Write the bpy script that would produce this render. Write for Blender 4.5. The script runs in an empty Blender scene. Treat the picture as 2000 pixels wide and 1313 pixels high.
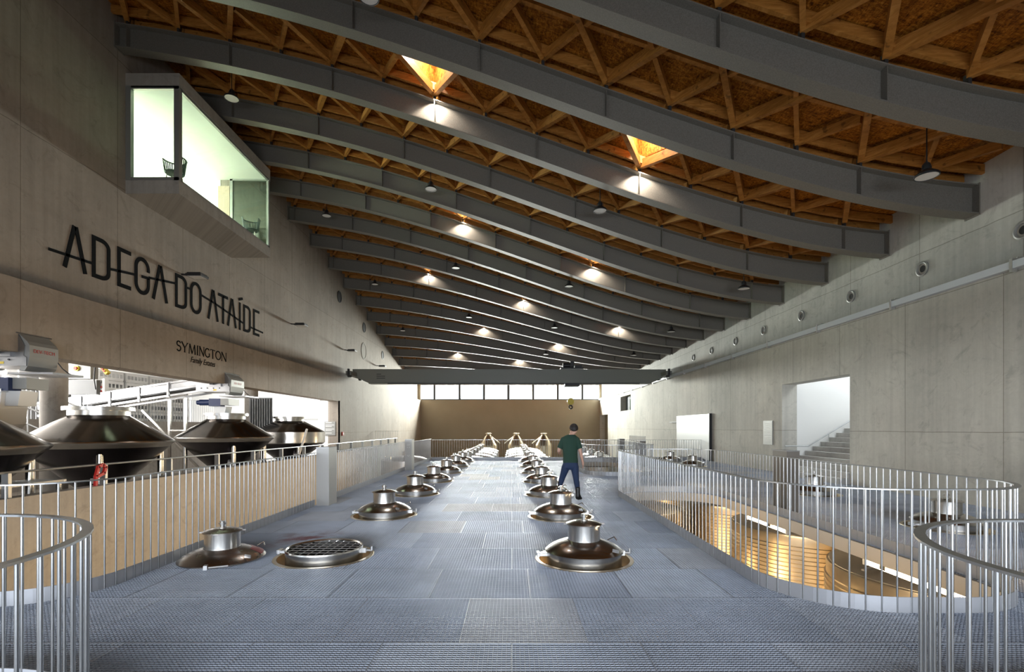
import bpy, math, random
import numpy as np
from mathutils import Vector, Matrix
random.seed(7)
scene = bpy.context.scene
col = scene.collection
PI = math.pi
WORLD = 1.4; E_END = 14500; E_FRONT = 430; E_GAL = 4300; E_BAY = 680; E_STAIR = 170; E_EDGE = 42; E_CEL = 32; EXPO = .86
ORD = ['first','second','third','fourth','fifth','sixth','seventh','eighth','ninth','tenth','eleventh','twelfth',
       'thirteenth','fourteenth','fifteenth','sixteenth','seventeenth','eighteenth','nineteenth','twentieth']

# ---------------------------------------------------------------- materials
def mat(name, base=(.5,.5,.5), rough=.5, metal=0.0, spec=.5):
    m = bpy.data.materials.new(name); m.use_nodes = True
    b = m.node_tree.nodes['Principled BSDF']
    b.inputs['Base Color'].default_value = (*base, 1)
    b.inputs['Roughness'].default_value = rough
    b.inputs['Metallic'].default_value = metal
    b.inputs['Specular IOR Level'].default_value = spec
    m.diffuse_color = (*base, 1)
    return m
class G:
    """tiny node-graph helper"""
    def __init__(s, m):
        s.m = m; s.t = m.node_tree; s.b = s.t.nodes['Principled BSDF']
    def n(s, typ, **kw):
        nd = s.t.nodes.new(typ)
        for k, v in kw.items():
            if hasattr(nd, k) and k not in ('Scale',): setattr(nd, k, v)
        return nd
    def l(s, a, b): s.t.links.new(a, b)
    def pos(s): return s.n('ShaderNodeNewGeometry').outputs['Position']
    def obj(s): return s.n('ShaderNodeTexCoord').outputs['Object']
    def mapping(s, vec, scale=(1,1,1), rot=(0,0,0)):
        nd = s.n('ShaderNodeMapping'); nd.inputs['Scale'].default_value = scale; nd.inputs['Rotation'].default_value = rot
        s.l(vec, nd.inputs['Vector']); return nd.outputs['Vector']
    def noise(s, vec, scale=5, detail=4, rough=.55, dist=0):
        nd = s.n('ShaderNodeTexNoise'); nd.inputs['Scale'].default_value = scale; nd.inputs['Detail'].default_value = detail
        nd.inputs['Roughness'].default_value = rough; nd.inputs['Distortion'].default_value = dist
        s.l(vec, nd.inputs['Vector']); return nd.outputs['Fac']
    def ramp(s, fac, stops):
        nd = s.n('ShaderNodeValToRGB'); cr = nd.color_ramp
        while len(cr.elements) < len(stops): cr.elements.new(.5)
        for e, (p, c) in zip(cr.elements, stops):
            e.position = p; e.color = (*c, 1) if not isinstance(c, (int, float)) else (c, c, c, 1)
        s.l(fac, nd.inputs['Fac']); return nd.outputs['Color']
    def mix(s, fac, a, b, typ='MIX'):
        nd = s.n('ShaderNodeMix'); nd.data_type = 'RGBA'; nd.blend_type = typ
        for sock, v in ((nd.inputs[0], fac), (nd.inputs[6], a), (nd.inputs[7], b)):
            if isinstance(v, (int, float)): sock.default_value = v
            elif isinstance(v, tuple): sock.default_value = (*v, 1)
            else: s.l(v, sock)
        return nd.outputs[2]
    def math(s, op, a, b=0.0):
        nd = s.n('ShaderNodeMath'); nd.operation = op
        for sock, v in ((nd.inputs[0], a), (nd.inputs[1], b)):
            if isinstance(v, (int, float)): sock.default_value = v
            else: s.l(v, sock)
        return nd.outputs[0]
    def sep(s, vec):
        nd = s.n('ShaderNodeSeparateXYZ'); s.l(vec, nd.inputs[0]); return nd.outputs
    def comb(s, x, y, z):
        nd = s.n('ShaderNodeCombineXYZ')
        for sock, v in zip(nd.inputs, (x, y, z)):
            if isinstance(v, (int, float)): sock.default_value = v
            else: s.l(v, sock)
        return nd.outputs[0]
    def base(s, c): s.l(c, s.b.inputs['Base Color'])
    def rough(s, c): s.l(c, s.b.inputs['Roughness'])
    def bump(s, h, strength=.2, dist=.02):
        nd = s.n('ShaderNodeBump'); nd.inputs['Strength'].default_value = strength; nd.inputs['Distance'].default_value = dist
        s.l(h, nd.inputs['Height']); s.l(nd.outputs[0], s.b.inputs['Normal'])

def concrete(name, tint=(.46,.43,.385), joints=True, panel=(2.5,2.75), zoff=0.0):
    m = mat(name, tint, .75, 0, .3); g = G(m)
    p = g.sep(g.pos()); u = g.math('ADD', p[0], p[1]); v = g.comb(u, p[2], 0.0)
    big = g.noise(v, .35, 5, .6)
    c = g.ramp(big, [(.3, tuple(t*.80 for t in tint)), (.7, tuple(t*1.12 for t in tint))])
    streak = g.noise(g.mapping(v, (5.0, .22, 1)), 1.0, 4, .6)
    c = g.mix(.55, c, g.ramp(streak, [(.32, .74), (.60, 1.0)]), 'MULTIPLY')
    fine = g.noise(v, 9, 6, .7)
    c = g.mix(.35, c, g.ramp(fine, [(.35, .80), (.6, 1.0)]), 'MULTIPLY')
    blot = g.noise(v, 1.4, 6, .75, 1.5)
    c = g.mix(.42, c, g.ramp(blot, [(.54, 1.0), (.66, .55)]), 'MULTIPLY')
    if joints:
        br = g.n('ShaderNodeTexBrick'); br.offset = 0.0
        br.inputs['Scale'].default_value = 1.0; br.inputs['Mortar Size'].default_value = .012
        br.inputs['Mortar Smooth'].default_value = .35
        br.inputs['Brick Width'].default_value = panel[0]; br.inputs['Row Height'].default_value = panel[1]
        br.inputs['Color1'].default_value = (1,1,1,1); br.inputs['Color2'].default_value = (.90,.91,.92,1)
        br.inputs['Mortar'].default_value = (.48,.46,.43,1)
        w = g.noise(v, 1.1, 3, .6)
        vv = g.comb(u, g.math('ADD', g.math('ADD', p[2], zoff), g.math('MULTIPLY', w, .05)), 0.0)
        g.l(vv, br.inputs['Vector'])
        c = g.mix(.8, c, br.outputs['Color'], 'MULTIPLY')
    g.base(c)
    g.bump(g.noise(v, 14, 5, .7), .12, .01)
    return m

def brushed(name, base, rough, sc=(40,40,1.5), amp=.16):
    m = mat(name, base, rough, 1.0); g = G(m)
    o = g.obj(); n1 = g.noise(g.mapping(o, sc), 1.0, 3, .6)
    g.rough(g.math('ADD', g.math('MULTIPLY', n1, amp), rough - amp*.5))
    n2 = g.noise(o, 2.5, 4, .6)
    g.base(g.mix(.5, base, g.ramp(n2, [(.3, tuple(c*.72 for c in base)), (.7, tuple(min(1, c*1.1) for c in base))])))
    return m

M = {}
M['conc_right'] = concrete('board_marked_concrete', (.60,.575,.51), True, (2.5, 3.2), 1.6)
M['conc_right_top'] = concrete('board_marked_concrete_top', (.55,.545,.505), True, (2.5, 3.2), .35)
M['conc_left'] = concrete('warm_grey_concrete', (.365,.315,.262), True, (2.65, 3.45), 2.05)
M['conc_plain'] = concrete('plain_concrete', (.42,.385,.345), False)
M['conc_box'] = concrete('bay_concrete', (.34,.31,.27), False)
M['conc_stair'] = concrete('stair_concrete', (.47,.46,.44), False)
M['white'] = mat('white_plaster', (.82,.82,.80), .7)
M['white_green'] = mat('pale_room_plaster', (.78,.83,.77), .7)
M['brown'] = mat('olive_brown_wall_panel', (.235,.195,.130), .55, 0, .3)
g = G(M['brown']); g.base(g.ramp(g.noise(g.pos(), .5, 3), [(.3, (.30,.26,.185)), (.7, (.335,.29,.21))]))

def osb(name):
    m = mat(name, (.38,.165,.035), .55, 0, .25); g = G(m)
    o = g.pos()
    a = g.noise(g.mapping(o, (24, 6.5, 8), (0, 0, .5)), 1.0, 3, .7, 1.2)
    b = g.noise(g.mapping(o, (6, 22, 8), (0, 0, -.35)), 1.0, 3, .7, 1.2)
    f = g.math('MULTIPLY', g.math('ADD', a, b), .5)
    c = g.ramp(f, [(.36, (.055,.015,.002)), (.46, (.27,.088,.008)), (.55, (.45,.17,.020)), (.66, (.70,.33,.06))])
    vo = g.n('ShaderNodeTexVoronoi'); vo.inputs['Scale'].default_value = 1.0
    g.l(g.mapping(o, (16, 38, 16), (0, 0, .9)), vo.inputs['Vector'])
    c = g.mix(.35, c, g.ramp(g.sep(vo.outputs['Color'])[0], [(0, .45), (1, 1.25)]), 'MULTIPLY')
    g.base(c); return m
M['osb'] = osb('osb_board')
M['timber'] = mat('glued_timber', (.40,.185,.055), .5, 0, .35)
g = G(M['timber']); o = g.pos()
gr = g.noise(g.mapping(o, (3, 3, 26)), 1.0, 4, .65, .8); kn = g.noise(o, 6.5, 2)
c = g.ramp(gr, [(.3, (.30,.115,.018)), (.55, (.46,.195,.040)), (.75, (.60,.29,.075))])
c = g.mix(.8, c, g.ramp(kn, [(.28, .35), (.36, 1.0)]), 'MULTIPLY'); g.base(c)
M['girder'] = mat('grey_girder_paint', (.19,.18,.16), .45, 0, .4)
g = G(M['girder']); sp = g.noise(g.pos(), 60, 2); g.base(g.ramp(sp, [(.35, (.145,.133,.112)), (.65, (.195,.18,.154))]))
M['crane'] = mat('crane_grey_green_paint', (.20,.205,.18), .4, 0, .5)
M['dark_steel'] = mat('dark_steel', (.035,.037,.04), .5, .3)
M['black'] = mat('black_plastic', (.015,.016,.018), .45)
M['lens'] = mat('frosted_lens', (.75,.74,.72), .35)
M['stainless'] = brushed('stainless_steel', (.66,.64,.61), .22)
M['stainless_lid'] = brushed('domed_stainless', (.55,.52,.49), .20, (6,6,6), .10)
M['stainless_red'] = brushed('domed_stainless_worn', (.50,.46,.43), .26, (6,6,6), .10)
g = G(M['stainless_red'])
M['rail'] = brushed('rail_stainless', (.42,.43,.44), .33, (30,30,2), .12)
M['kick'] = mat('kick_plate_steel', (.46,.47,.50), .45, .55)
M['golden_tank'] = brushed('gold_lit_stainless', (.66,.57,.43), .36, (60,60,.8), .10)  # stainless steel with the warm lamp light put into its base tint
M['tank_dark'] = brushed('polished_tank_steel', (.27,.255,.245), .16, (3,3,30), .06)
M['tank_shade'] = brushed('shaded_tank_steel', (.075,.07,.08), .2, (3,3,30), .06)  # same steel as the upper cone, its shade put into the colour
M['tank_roof'] = mat('satin_tank_roof', (.42,.38,.32), .5, .6)
M['bright_steel'] = brushed('bright_machine_steel', (.74,.74,.75), .35, (4,4,20), .1)
M['pillar'] = mat('pillar_cladding', (.50,.49,.47), .45, .35)
M['pillar_dark'] = mat('pillar_bronze_cladding', (.15,.135,.115), .5, .1)
M['cream'] = mat('cream_painted_edge', (.60,.55,.48), .6)
M['panel_steel'] = mat('sliding_panel_steel', (.42,.43,.44), .35, .6)
M['conveyor'] = brushed('machine_steel', (.40,.40,.41), .35, (4,4,20), .1)
M['track_paint'] = mat('light_grey_track_paint', (.62,.66,.70), .5)
M['letters'] = mat('black_lettering', (.010,.011,.012), .9, 0, .05)
M['red'] = mat('red_paint', (.45,.02,.015), .4)
M['wine'] = mat('wine_stain', (.30,.012,.02), .35)
M['yellow'] = mat('yellow_plastic', (.75,.55,.03), .4)
M['blue'] = mat('blue_motor', (.015,.03,.10), .35)
M['blue_hose'] = mat('blue_hose', (.02,.12,.55), .4)
M['crate'] = mat('white_crate_plastic', (.80,.80,.79), .5)
M['corr'] = mat('grey_profile_sheet', (.16,.165,.17), .5, .3)
M['rope'] = mat('grey_rope_weave', (.10,.13,.12), .7)
M['slats'] = mat('pale_wood_slats', (.46,.36,.27), .5)
g = G(M['slats']); p = g.sep(g.pos()); w = g.n('ShaderNodeTexWave'); w.inputs['Scale'].default_value = 6.0; w.inputs['Distortion'].default_value = 0
g.l(g.comb(p[0], 0.0, 0.0), w.inputs['Vector']); g.base(g.ramp(w.outputs['Fac'], [(.0, (.34,.26,.19)), (.25, (.50,.40,.31))]))
M['skin'] = mat('skin', (.56,.33,.25), .5)
M['shirt'] = mat('dark_green_cotton', (.013,.045,.030), .85)
M['jeans'] = mat('blue_denim', (.014,.032,.085), .8)
M['hair'] = mat('dark_hair', (.012,.009,.008), .6)
M['boots'] = mat('black_leather', (.012,.011,.011), .35)
M['alu'] = mat('window_frame_alu', (.34,.35,.33), .4, .6)
M['mullion'] = mat('dark_window_mullion', (.07,.08,.09), .45, .3)
M['sign'] = mat('grey_sign_plate', (.30,.30,.285), .45, .2)
M['print'] = mat('pale_print', (.66,.66,.64), .5)
M['hill'] = mat('pale_roof_outside', (.62,.60,.56), .8)

def glass(name, tint, refl=.10):
    m = bpy.data.materials.new(name); m.use_nodes = True; t = m.node_tree; t.nodes.clear()
    out = t.nodes.new('ShaderNodeOutputMaterial'); mx = t.nodes.new('ShaderNodeMixShader')
    tr = t.nodes.new('ShaderNodeBsdfTransparent'); gl = t.nodes.new('ShaderNodeBsdfGlossy')
    tr.inputs[0].default_value = (*tint, 1); gl.inputs['Roughness'].default_value = .02
    mx.inputs[0].default_value = refl
    t.links.new(tr.outputs[0], mx.inputs[1]); t.links.new(gl.outputs[0], mx.inputs[2]); t.links.new(mx.outputs[0], out.inputs[0])
    return m
M['glass'] = glass('clear_glass', (.95,.98,.96), .05)
M['glass_green'] = glass('green_tinted_glass', (.86,.95,.88), .07)
def emit(name, colr, strength):
    m = bpy.data.materials.new(name); m.use_nodes = True; t = m.node_tree; t.nodes.clear()
    out = t.nodes.new('ShaderNodeOutputMaterial'); e = t.nodes.new('ShaderNodeEmission')
    e.inputs[0].default_value = (*colr, 1); e.inputs[1].default_value = strength
    t.links.new(e.outputs[0], out.inputs[0]); return m
M['tube_warm'] = emit('warm_tube_glow', (1.0,.76,.46), 30)
M['tube_white'] = emit('white_tube_glow', (1.0,.97,.92), 25)

# galvanised grating: each panel slightly different, bluish daylight put into the colour
M['grating'] = mat('galvanised_grating', (.36,.40,.47), .40, .30)
g = G(M['grating']); p = g.sep(g.pos())
row = g.math('FLOOR', g.math('ADD', p[1], .19))
off = g.math('MULTIPLY', g.math('MODULO', row, 3.0), .41)
cell = g.comb(g.math('FLOOR', g.math('ADD', p[0], off)), row, 0.0)
wn = g.n('ShaderNodeTexWhiteNoise'); wn.noise_dimensions = '2D'; g.l(cell, wn.inputs['Vector'])
c = g.ramp(wn.outputs['Value'], [(0, (.43,.475,.57)), (.4, (.50,.55,.645)), (.8, (.58,.625,.71)), (1, (.54,.54,.56))])
dirt = g.noise(g.pos(), .8, 5, .65)
c = g.mix(.55, c, g.ramp(dirt, [(.35, .60), (.6, 1.0)]), 'MULTIPLY')
rs = g.n('ShaderNodeVectorMath'); rs.operation = 'DISTANCE'; g.l(g.pos(), rs.inputs[0]); rs.inputs[1].default_value = (-3.1, 7.4, 0)
sm = g.math('MULTIPLY', g.ramp(rs.outputs['Value'], [(.15, 1.0), (.75, 0.0)]), g.ramp(g.noise(g.pos(), 2.5, 4), [(.45, 0.0), (.62, .8)]))
c = g.mix(sm, c, (.20,.03,.02))
g.base(c)

# ---------------------------------------------------------------- mesh builder
class MB:
    def __init__(s): s.v = []; s.f = []; s.sm = []
    def add(s, vs, fs, smooth=False):
        o = len(s.v); s.v += [tuple(x) for x in vs]
        for f in fs: s.f.append(tuple(i+o for i in f)); s.sm.append(smooth)
        return s
    def box(s, x0, x1, y0, y1, z0, z1):
        return s.add([(x0,y0,z0),(x1,y0,z0),(x1,y1,z0),(x0,y1,z0),(x0,y0,z1),(x1,y0,z1),(x1,y1,z1),(x0,y1,z1)],
              [(0,3,2,1),(4,5,6,7),(0,1,5,4),(1,2,6,5),(2,3,7,6),(3,0,4,7)])
    def bar(s, a, b, w, h, up=(0,0,1), ext=0.0):
        a = Vector(a); b = Vector(b); d = (b-a).normalized(); a = a-d*ext; b = b+d*ext
        side = d.cross(Vector(up))
        if side.length < 1e-4: side = d.cross(Vector((0,1,0)))
        side.normalize(); u = side.cross(d).normalized(); vs = []
        for p in (a, b):
            for sx, sy in ((-1,-1),(1,-1),(1,1),(-1,1)): vs.append(p + side*(sx*w/2) + u*(sy*h/2))
        return s.add(vs, [(0,1,2,3),(7,6,5,4),(0,4,5,1),(1,5,6,2),(2,6,7,3),(3,7,4,0)])
    def tube(s, a, b, r, n=12, r2=None, caps=True):
        a = Vector(a); b = Vector(b); d = (b-a).normalized(); r2 = r if r2 is None else r2
        side = d.cross(Vector((0,0,1)));
        if side.length < 1e-4: side = Vector((1,0,0))
        side.normalize(); u = d.cross(side); vs = []
        for p, rr in ((a, r), (b, r2)):
            for i in range(n):
                t = 2*PI*i/n; vs.append(p + side*(rr*math.cos(t)) + u*(rr*math.sin(t)))
        s.add(vs, [(i, (i+1) % n, n+(i+1) % n, n+i) for i in range(n)], True)
        if caps: s.add(vs[:n], [tuple(range(n-1,-1,-1))]); s.add(vs[n:], [tuple(range(n))])
        return s
    def path(s, pts, r, n=8):
        for a, b in zip(pts[:-1], pts[1:]): s.tube(a, b, r, n)
        return s
    def lathe(s, prof, c=(0,0,0), n=40, axis='z', smooth=True):
        vs = []; m = len(prof)
        for i in range(n):
            t = 2*PI*i/n; ct, st = math.cos(t), math.sin(t)
            for r, h in prof:
                if axis == 'z': vs.append((c[0]+r*ct, c[1]+r*st, c[2]+h))
                elif axis == 'x': vs.append((c[0]+h, c[1]+r*ct, c[2]+r*st))
                else: vs.append((c[0]+r*ct, c[1]+h, c[2]-r*st))
        fs = []
        for i in range(n):
            j = (i+1) % n
            for k in range(m-1): fs.append((i*m+k, j*m+k, j*m+k+1, i*m+k+1))
        return s.add(vs, fs, smooth)
    def prism(s, poly, axis, a, b):
        """extrude a 2-D polygon: axis x -> poly in (y,z); axis y -> (x,z); axis z -> (x,y)"""
        n = len(poly); vs = []
        for h in (a, b):
            for p, q in poly: vs.append({'x': (h,p,q), 'y': (p,h,q), 'z': (p,q,h)}[axis])
        return s.add(vs, [tuple(range(n)), tuple(range(2*n-1, n-1, -1))] + [(i, n+i, n+(i+1) % n, (i+1) % n) for i in range(n)])
    def sweep(s, pts, w, z0, z1, closed=False):
        """vertical rectangular section swept along a plan polyline"""
        P = [Vector((p[0], p[1])) for p in pts]; n = len(P); off = []
        for i in range(n):
            a = P[(i-1) % n] if (closed or i > 0) else P[i]; b = P[(i+1) % n] if (closed or i < n-1) else P[i]
            d = (b-a).normalized(); off.append(Vector((-d.y, d.x)))
        vs = []
        for p, o in zip(P, off):
            for sg, z in ((-1,z0),(1,z0),(1,z1),(-1,z1)): vs.append((p.x+o.x*sg*w/2, p.y+o.y*sg*w/2, z))
        fs = []
        for i in range(n if closed else n-1):
            j = (i+1) % n
            for k in range(4): fs.append((i*4+k, i*4+(k+1) % 4, j*4+(k+1) % 4, j*4+k))
        if not closed: fs += [(0,3,2,1), ((n-1)*4, (n-1)*4+1, (n-1)*4+2, (n-1)*4+3)]
        return s.add(vs, fs)
    def build(s, name, material, parent=None, loc=None, bevel=0, fix=True):
        me = bpy.data.meshes.new(name); 
        vs = s.v
        me.from_pydata(vs, [], s.f); me.materials.append(material)
        me.polygons.foreach_set('use_smooth', s.sm); me.update()
        o = bpy.data.objects.new(name, me); col.objects.link(o)
        if fix:
            import bmesh
            b = bmesh.new(); b.from_mesh(me); bmesh.ops.recalc_face_normals(b, faces=b.faces[:]); b.to_mesh(me); b.free()
        if any(s.sm):
            try: me.set_sharp_from_angle(angle=math.radians(35))
            except Exception: pass
        if parent is not None:
            o.parent = parent
        if loc is not None: o.location = loc
        if bevel:
            bv = o.modifiers.new('bevel', 'BEVEL'); bv.width = bevel; bv.segments = 2; bv.limit_method = 'ANGLE'
        return o
def tag(o, label=None, cat=None, group=None, kind=None):
    if label: o['label'] = label
    if cat: o['category'] = cat
    if group: o['group'] = group
    if kind: o['kind'] = kind
    return o
def empty(name, loc=(0,0,0), label=None, cat=None, group=None):
    o = bpy.data.objects.new(name, None); col.objects.link(o); o.location = loc; o.empty_display_size = .2
    return tag(o, label, cat, group)
def struct(name, mb, m, label=None):
    o = mb.build(name, m); o['kind'] = 'structure'; o['category'] = 'structure'
    if label: o['label'] = label
    return o
def local(mb, c):
    """shift vertices so that the mesh is relative to point c"""
    mb.v = [(x-c[0], y-c[1], z-c[2]) for x, y, z in mb.v]; return mb
def part(mb, name, m, parent, kind=None, label=None):
    """mb is in world coordinates; parent is an unrotated empty"""
    o = local(mb, parent.location).build(name, m, parent)
    return tag(o, label, None, None, kind)
def twin(o, parent, loc=None):
    c = o.copy(); col.objects.link(c); c.parent = parent
    if loc is not None: c.location = loc
    return c
def copy_tree(o, loc, label):
    r = o.copy(); col.objects.link(r); r.location = loc; r['label'] = label
    for ch in o.children:
        c = twin(ch, r)
        for gch in ch.children: twin(gch, c)
    return r

# ---------------------------------------------------------------- camera
H = 1.67
cam = bpy.data.cameras.new('camera'); cam.sensor_width = 36; cam.lens = 17.28; cam.shift_y = .08975; cam.clip_end = 300
co = bpy.data.objects.new('camera', cam); col.objects.link(co); co.location = (0,0,H); co.rotation_euler = (PI/2,0,0)
scene.camera = co
# ---------------------------------------------------------------- roof shape
PX = np.array([-10.75,-7.8,-4.95,-3.52,-2.11,-.7,.68,2.11,3.43,4.8,6.19,7.48,8.92,10.28])
PZ = np.array([12.66,12.13,11.49,11.02,10.57,10.11,9.56,9.07,8.6,8.18,7.77,7.39,7.13,7.0])
PC = np.polyfit(PX, PZ, 5)
AY = np.array([-10,8,13.5,18,21.7,24.2,26.7,29.3,32,34.4,37,39.5,42,44.5,47,52,57])
AV = np.array([5.55,5.58,5.6,5.52,5.4,5.22,4.93,4.56,4.12,3.66,3.18,2.68,2.2,1.72,1.2,.45,.1])/5.6
def ztop(x, y): return 7.0 + (float(np.polyval(PC, x))-7.0)*float(np.interp(y, AY, AV))
XL, XR = -10.75, 10.2           # upper walls
XLL, XRL = -10.4, 10.0          # lower walls
ZL = 4.82                       # crane ledge
Y0, Y1 = -6.0, 56.0
PITCH = 2.565
def gy(k): return 10.88 + PITCH*(k-1)
def mains(k):
    s = .68 if k % 2 == 0 else -.71
    return [s + 2.78*i for i in range(-5, 6) if XL+.3 < s+2.78*i < XR-.3]
KS = list(range(-1, 17))
gnames = {k: ORD[i] for i, k in enumerate(KS)}
nx = 44
xs = [XL + (XR-XL)*i/nx for i in range(nx+1)]
GH, FW = .65, .32
for k in KS:
    y = gy(k)
    e = empty('roof_girder', (0, y, 7), f'curved grey steel roof girder spanning wall to wall, {gnames[k]} from the camera end' if k > 0 else
              ('curved grey steel roof girder running out of the top right corner' if k == 0 else 'curved grey steel roof girder nearest the camera, just above the frame'),
              'roof beam', 'curved steel girders under the roof')
    def ribbon(z0, z1, w):
        mb = MB(); vs = []
        for x in xs:
            zt = ztop(x, y)
            vs += [(x, y-w/2, zt+z0), (x, y+w/2, zt+z0), (x, y+w/2, zt+z1), (x, y-w/2, zt+z1)]
        fs = []
        for i in range(nx):
            for q in range(4): fs.append((i*4+q, (i+1)*4+q, (i+1)*4+(q+1) % 4, i*4+(q+1) % 4))
        fs += [(0,1,2,3), (nx*4+3, nx*4+2, nx*4+1, nx*4)]
        return mb.add(vs, fs, False)
    part(ribbon(-GH+.02, -.02, .014), 'web', M['girder'], e)
    part(ribbon(-.025, 0, FW), 'top_flange', M['girder'], e)
    part(ribbon(-GH, -GH+.025, FW), 'bottom_flange', M['girder'], e)
    for x in mains(k):
        zt = ztop(x, y); part(MB().box(x-.006, x+.006, y-FW/2+.01, y+FW/2-.01, zt-GH+.02, zt-.02), 'stiffener', M['girder'], e)
    for x in (XL+.012, XR-.012):
        zt = ztop(x, y); part(MB().box(x-.012, x+.012, y-FW/2-.02, y+FW/2+.02, zt-GH-.03, zt+.02), 'end_plate', M['girder'], e)

SKY = {2: (-2.10, 3.46), 5: (-2.10, 3.46), 8: (-4.88, .68, 6.24), 11: (-2.10, 3.46), 14: (-4.88, .68)}
ZO = .40    # boards above girder top
def clampx(x): return min(max(x, XL), XR)
# timber lattice, one assembly per bay
for k in KS[:-1]:
    ya, yb = gy(k), gy(k+1); ym = (ya+yb)/2
    e = empty('timber_lattice', (0, ym, 7), f'brown timber strut lattice under the boards between the {gnames[k]} and {gnames[k+1]} girders',
              'roof timber', 'timber lattices between the girders')
    zz = lambda x, y, h=.24: (x, y, ztop(x, y)+h)
    # purlin in mid bay and edge rails beside both girders (curved, one mesh each)
    for nm, yy, h, w, hh in (('purlin', ym, .30, .10, .14), ('edge_rail', ya+.24, .27, .08, .20), ('edge_rail', yb-.24, .27, .08, .20)):
        mb = MB(); pts = [zz(XL + (XR-XL)*i/22, yy, h) for i in range(23)]
        vs = []
        for p in pts: vs += [(p[0], p[1]-w/2, p[2]-hh/2), (p[0], p[1]+w/2, p[2]-hh/2), (p[0], p[1]+w/2, p[2]+hh/2), (p[0], p[1]-w/2, p[2]+hh/2)]
        fs = [(i*4+q, (i+1)*4+q, (i+1)*4+(q+1) % 4, i*4+(q+1) % 4) for i in range(22) for q in range(4)] + [(0,1,2,3), (91,90,89,88)]
        mb.add(vs, fs); part(mb, nm, M['timber'], e)
    for x in mains(k+1):
        for sx in (-1.39, 1.39):
            x2 = x + sx
            if XL+.1 < x2 < XR-.1:
                part(MB().bar(zz(x, yb-.12, .20), zz(x2, ya+.12, .20), .12, .22), 'diagonal_strut', M['timber'], e)
    for kk, yy, sg in ((k+1, yb, -1), (k, ya, 1)):
        for m_ in mains(kk+1):      # the in-between nodes of this girder sit where its neighbours have main nodes
            for sx in (-.695, .695):
                if XL+.1 < m_+sx < XR-.1:
                    part(MB().bar(zz(m_, yy+sg*.12, .21), zz(m_+sx*.93, ym-sg*.09, .21), .09, .17), 'thin_strut', M['timber'], e)
    for x in sorted(mains(k+1) + mains(k+2)):
        zt = ztop(x, yb); part(MB().box(x-.03, x+.03, yb-.13, yb-.03, zt, zt+.2), 'node_post', M['dark_steel'], e)

# boards: triangulated sheet with triangular skylight wells
mb = MB(); wells = []
def strip(yb, ym, nodes, holes):
    pts_b = sorted([x for x in nodes]); pts_b = [x for x in pts_b if XL < x < XR]
    pts_b = [XL] + pts_b + [XR]
    for a, b in zip(pts_b[:-1], pts_b[1:]):
        m_ = (a+b)/2
        mb.add([(a, yb, ztop(a, yb)+ZO), (b, yb, ztop(b, yb)+ZO), (m_, ym, ztop(m_, ym)+ZO)], [(0,1,2)])
    mids = [XL] + [(a+b)/2 for a, b in zip(pts_b[:-1], pts_b[1:])] + [XR]
    for i, x in enumerate(pts_b):
        a, b = mids[i], mids[i+1]
        if abs(b-a) < .01: continue
        tri = [(x, yb, ztop(x, yb)+ZO), (a, ym, ztop(a, ym)+ZO), (b, ym, ztop(b, ym)+ZO)]
        if any(abs(x-h) < .2 for h in holes): wells.append(tri); continue
        mb.add(tri, [(0,1,2)])
for k in list(range(-5, 19)):
    ya, yb = gy(k), gy(k+1); ym = (ya+yb)/2
    if k+1 > 18: yb = min(yb, Y1)
    nb = mains(k+1) + mains(k+2); na = mains(k) + mains(k+1)
    strip(yb, ym, nb, SKY.get(k+1, ())); strip(ya, ym, na, ())
struct('ceiling', mb, M['osb'], 'orange brown strand-board roof lining with triangular skylight openings')
lights = []
def lamp(name, typ, loc, energy, color=(1,1,1), size=None, size_y=None, target=None, spread=None, spot=None, blend=.5, soft=.05, gl=None):
    L = bpy.data.lights.new(name, typ); L.energy = energy; L.color = color
    if typ == 'AREA':
        L.shape = 'RECTANGLE'; L.size = size; L.size_y = size_y or size
        if spread: L.spread = spread
    if typ == 'SPOT': L.spot_size = spot; L.spot_blend = blend; L.shadow_soft_size = soft
    o = bpy.data.objects.new(name, L); col.objects.link(o); o.location = loc
    if target is not None: o.rotation_euler = (Vector(target)-Vector(loc)).to_track_quat('-Z', 'Y').to_euler()
    return o
SKYORD = {2: 'nearest row', 5: 'second row', 8: 'third row', 11: 'fourth row', 14: 'farthest row'}
for tri in wells:
    tri = [Vector(t) for t in tri]; c = (tri[0]+tri[1]+tri[2])/3
    k = round((tri[0].y-10.88)/PITCH)+1; idx = [i for i, h in enumerate(SKY[k]) if abs(h-tri[0].x) < .3][0]
    side = ('left', 'right')[idx] if len(SKY[k]) == 2 else ('left', 'middle', 'right')[idx]
    e = empty('skylight', c, f'triangular skylight well lined with boards, {side} one of the {SKYORD[k]} of skylights', 'skylight', 'triangular skylights in the roof')
    up = Vector((0,0,.75)); w = MB()
    for i in range(3):
        a, b = tri[i], tri[(i+1) % 3]; w.add([a, b, b+up, a+up], [(0,1,2,3)])
    part(w, 'well_lining', M['osb'], e)
    fr = MB()
    for i in range(3): fr.bar(tri[i]+up, tri[(i+1) % 3]+up, .06, .06)
    part(fr, 'frame', M['timber'], e)
    part(MB().add([p+up*.98 for p in tri], [(0,1,2)]), 'pane', M['glass'], e)
    lamp('skylight_daylight', 'AREA', c+Vector((0,0,.72)), 65, (1,.97,.92), .55, .55, c-Vector((0,0,2)))
    zt = ztop(tri[0].x, tri[0].y)
    lamp('added_fan_spot', 'SPOT', (tri[0].x, tri[0].y-.28, zt-.01), 75, (1,.90,.78), target=(tri[0].x, tri[0].y-.06, zt-.55), spot=math.radians(132), blend=.45, soft=.03)  # added spot in free air, shapes the daylight fan on the girder web

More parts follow.
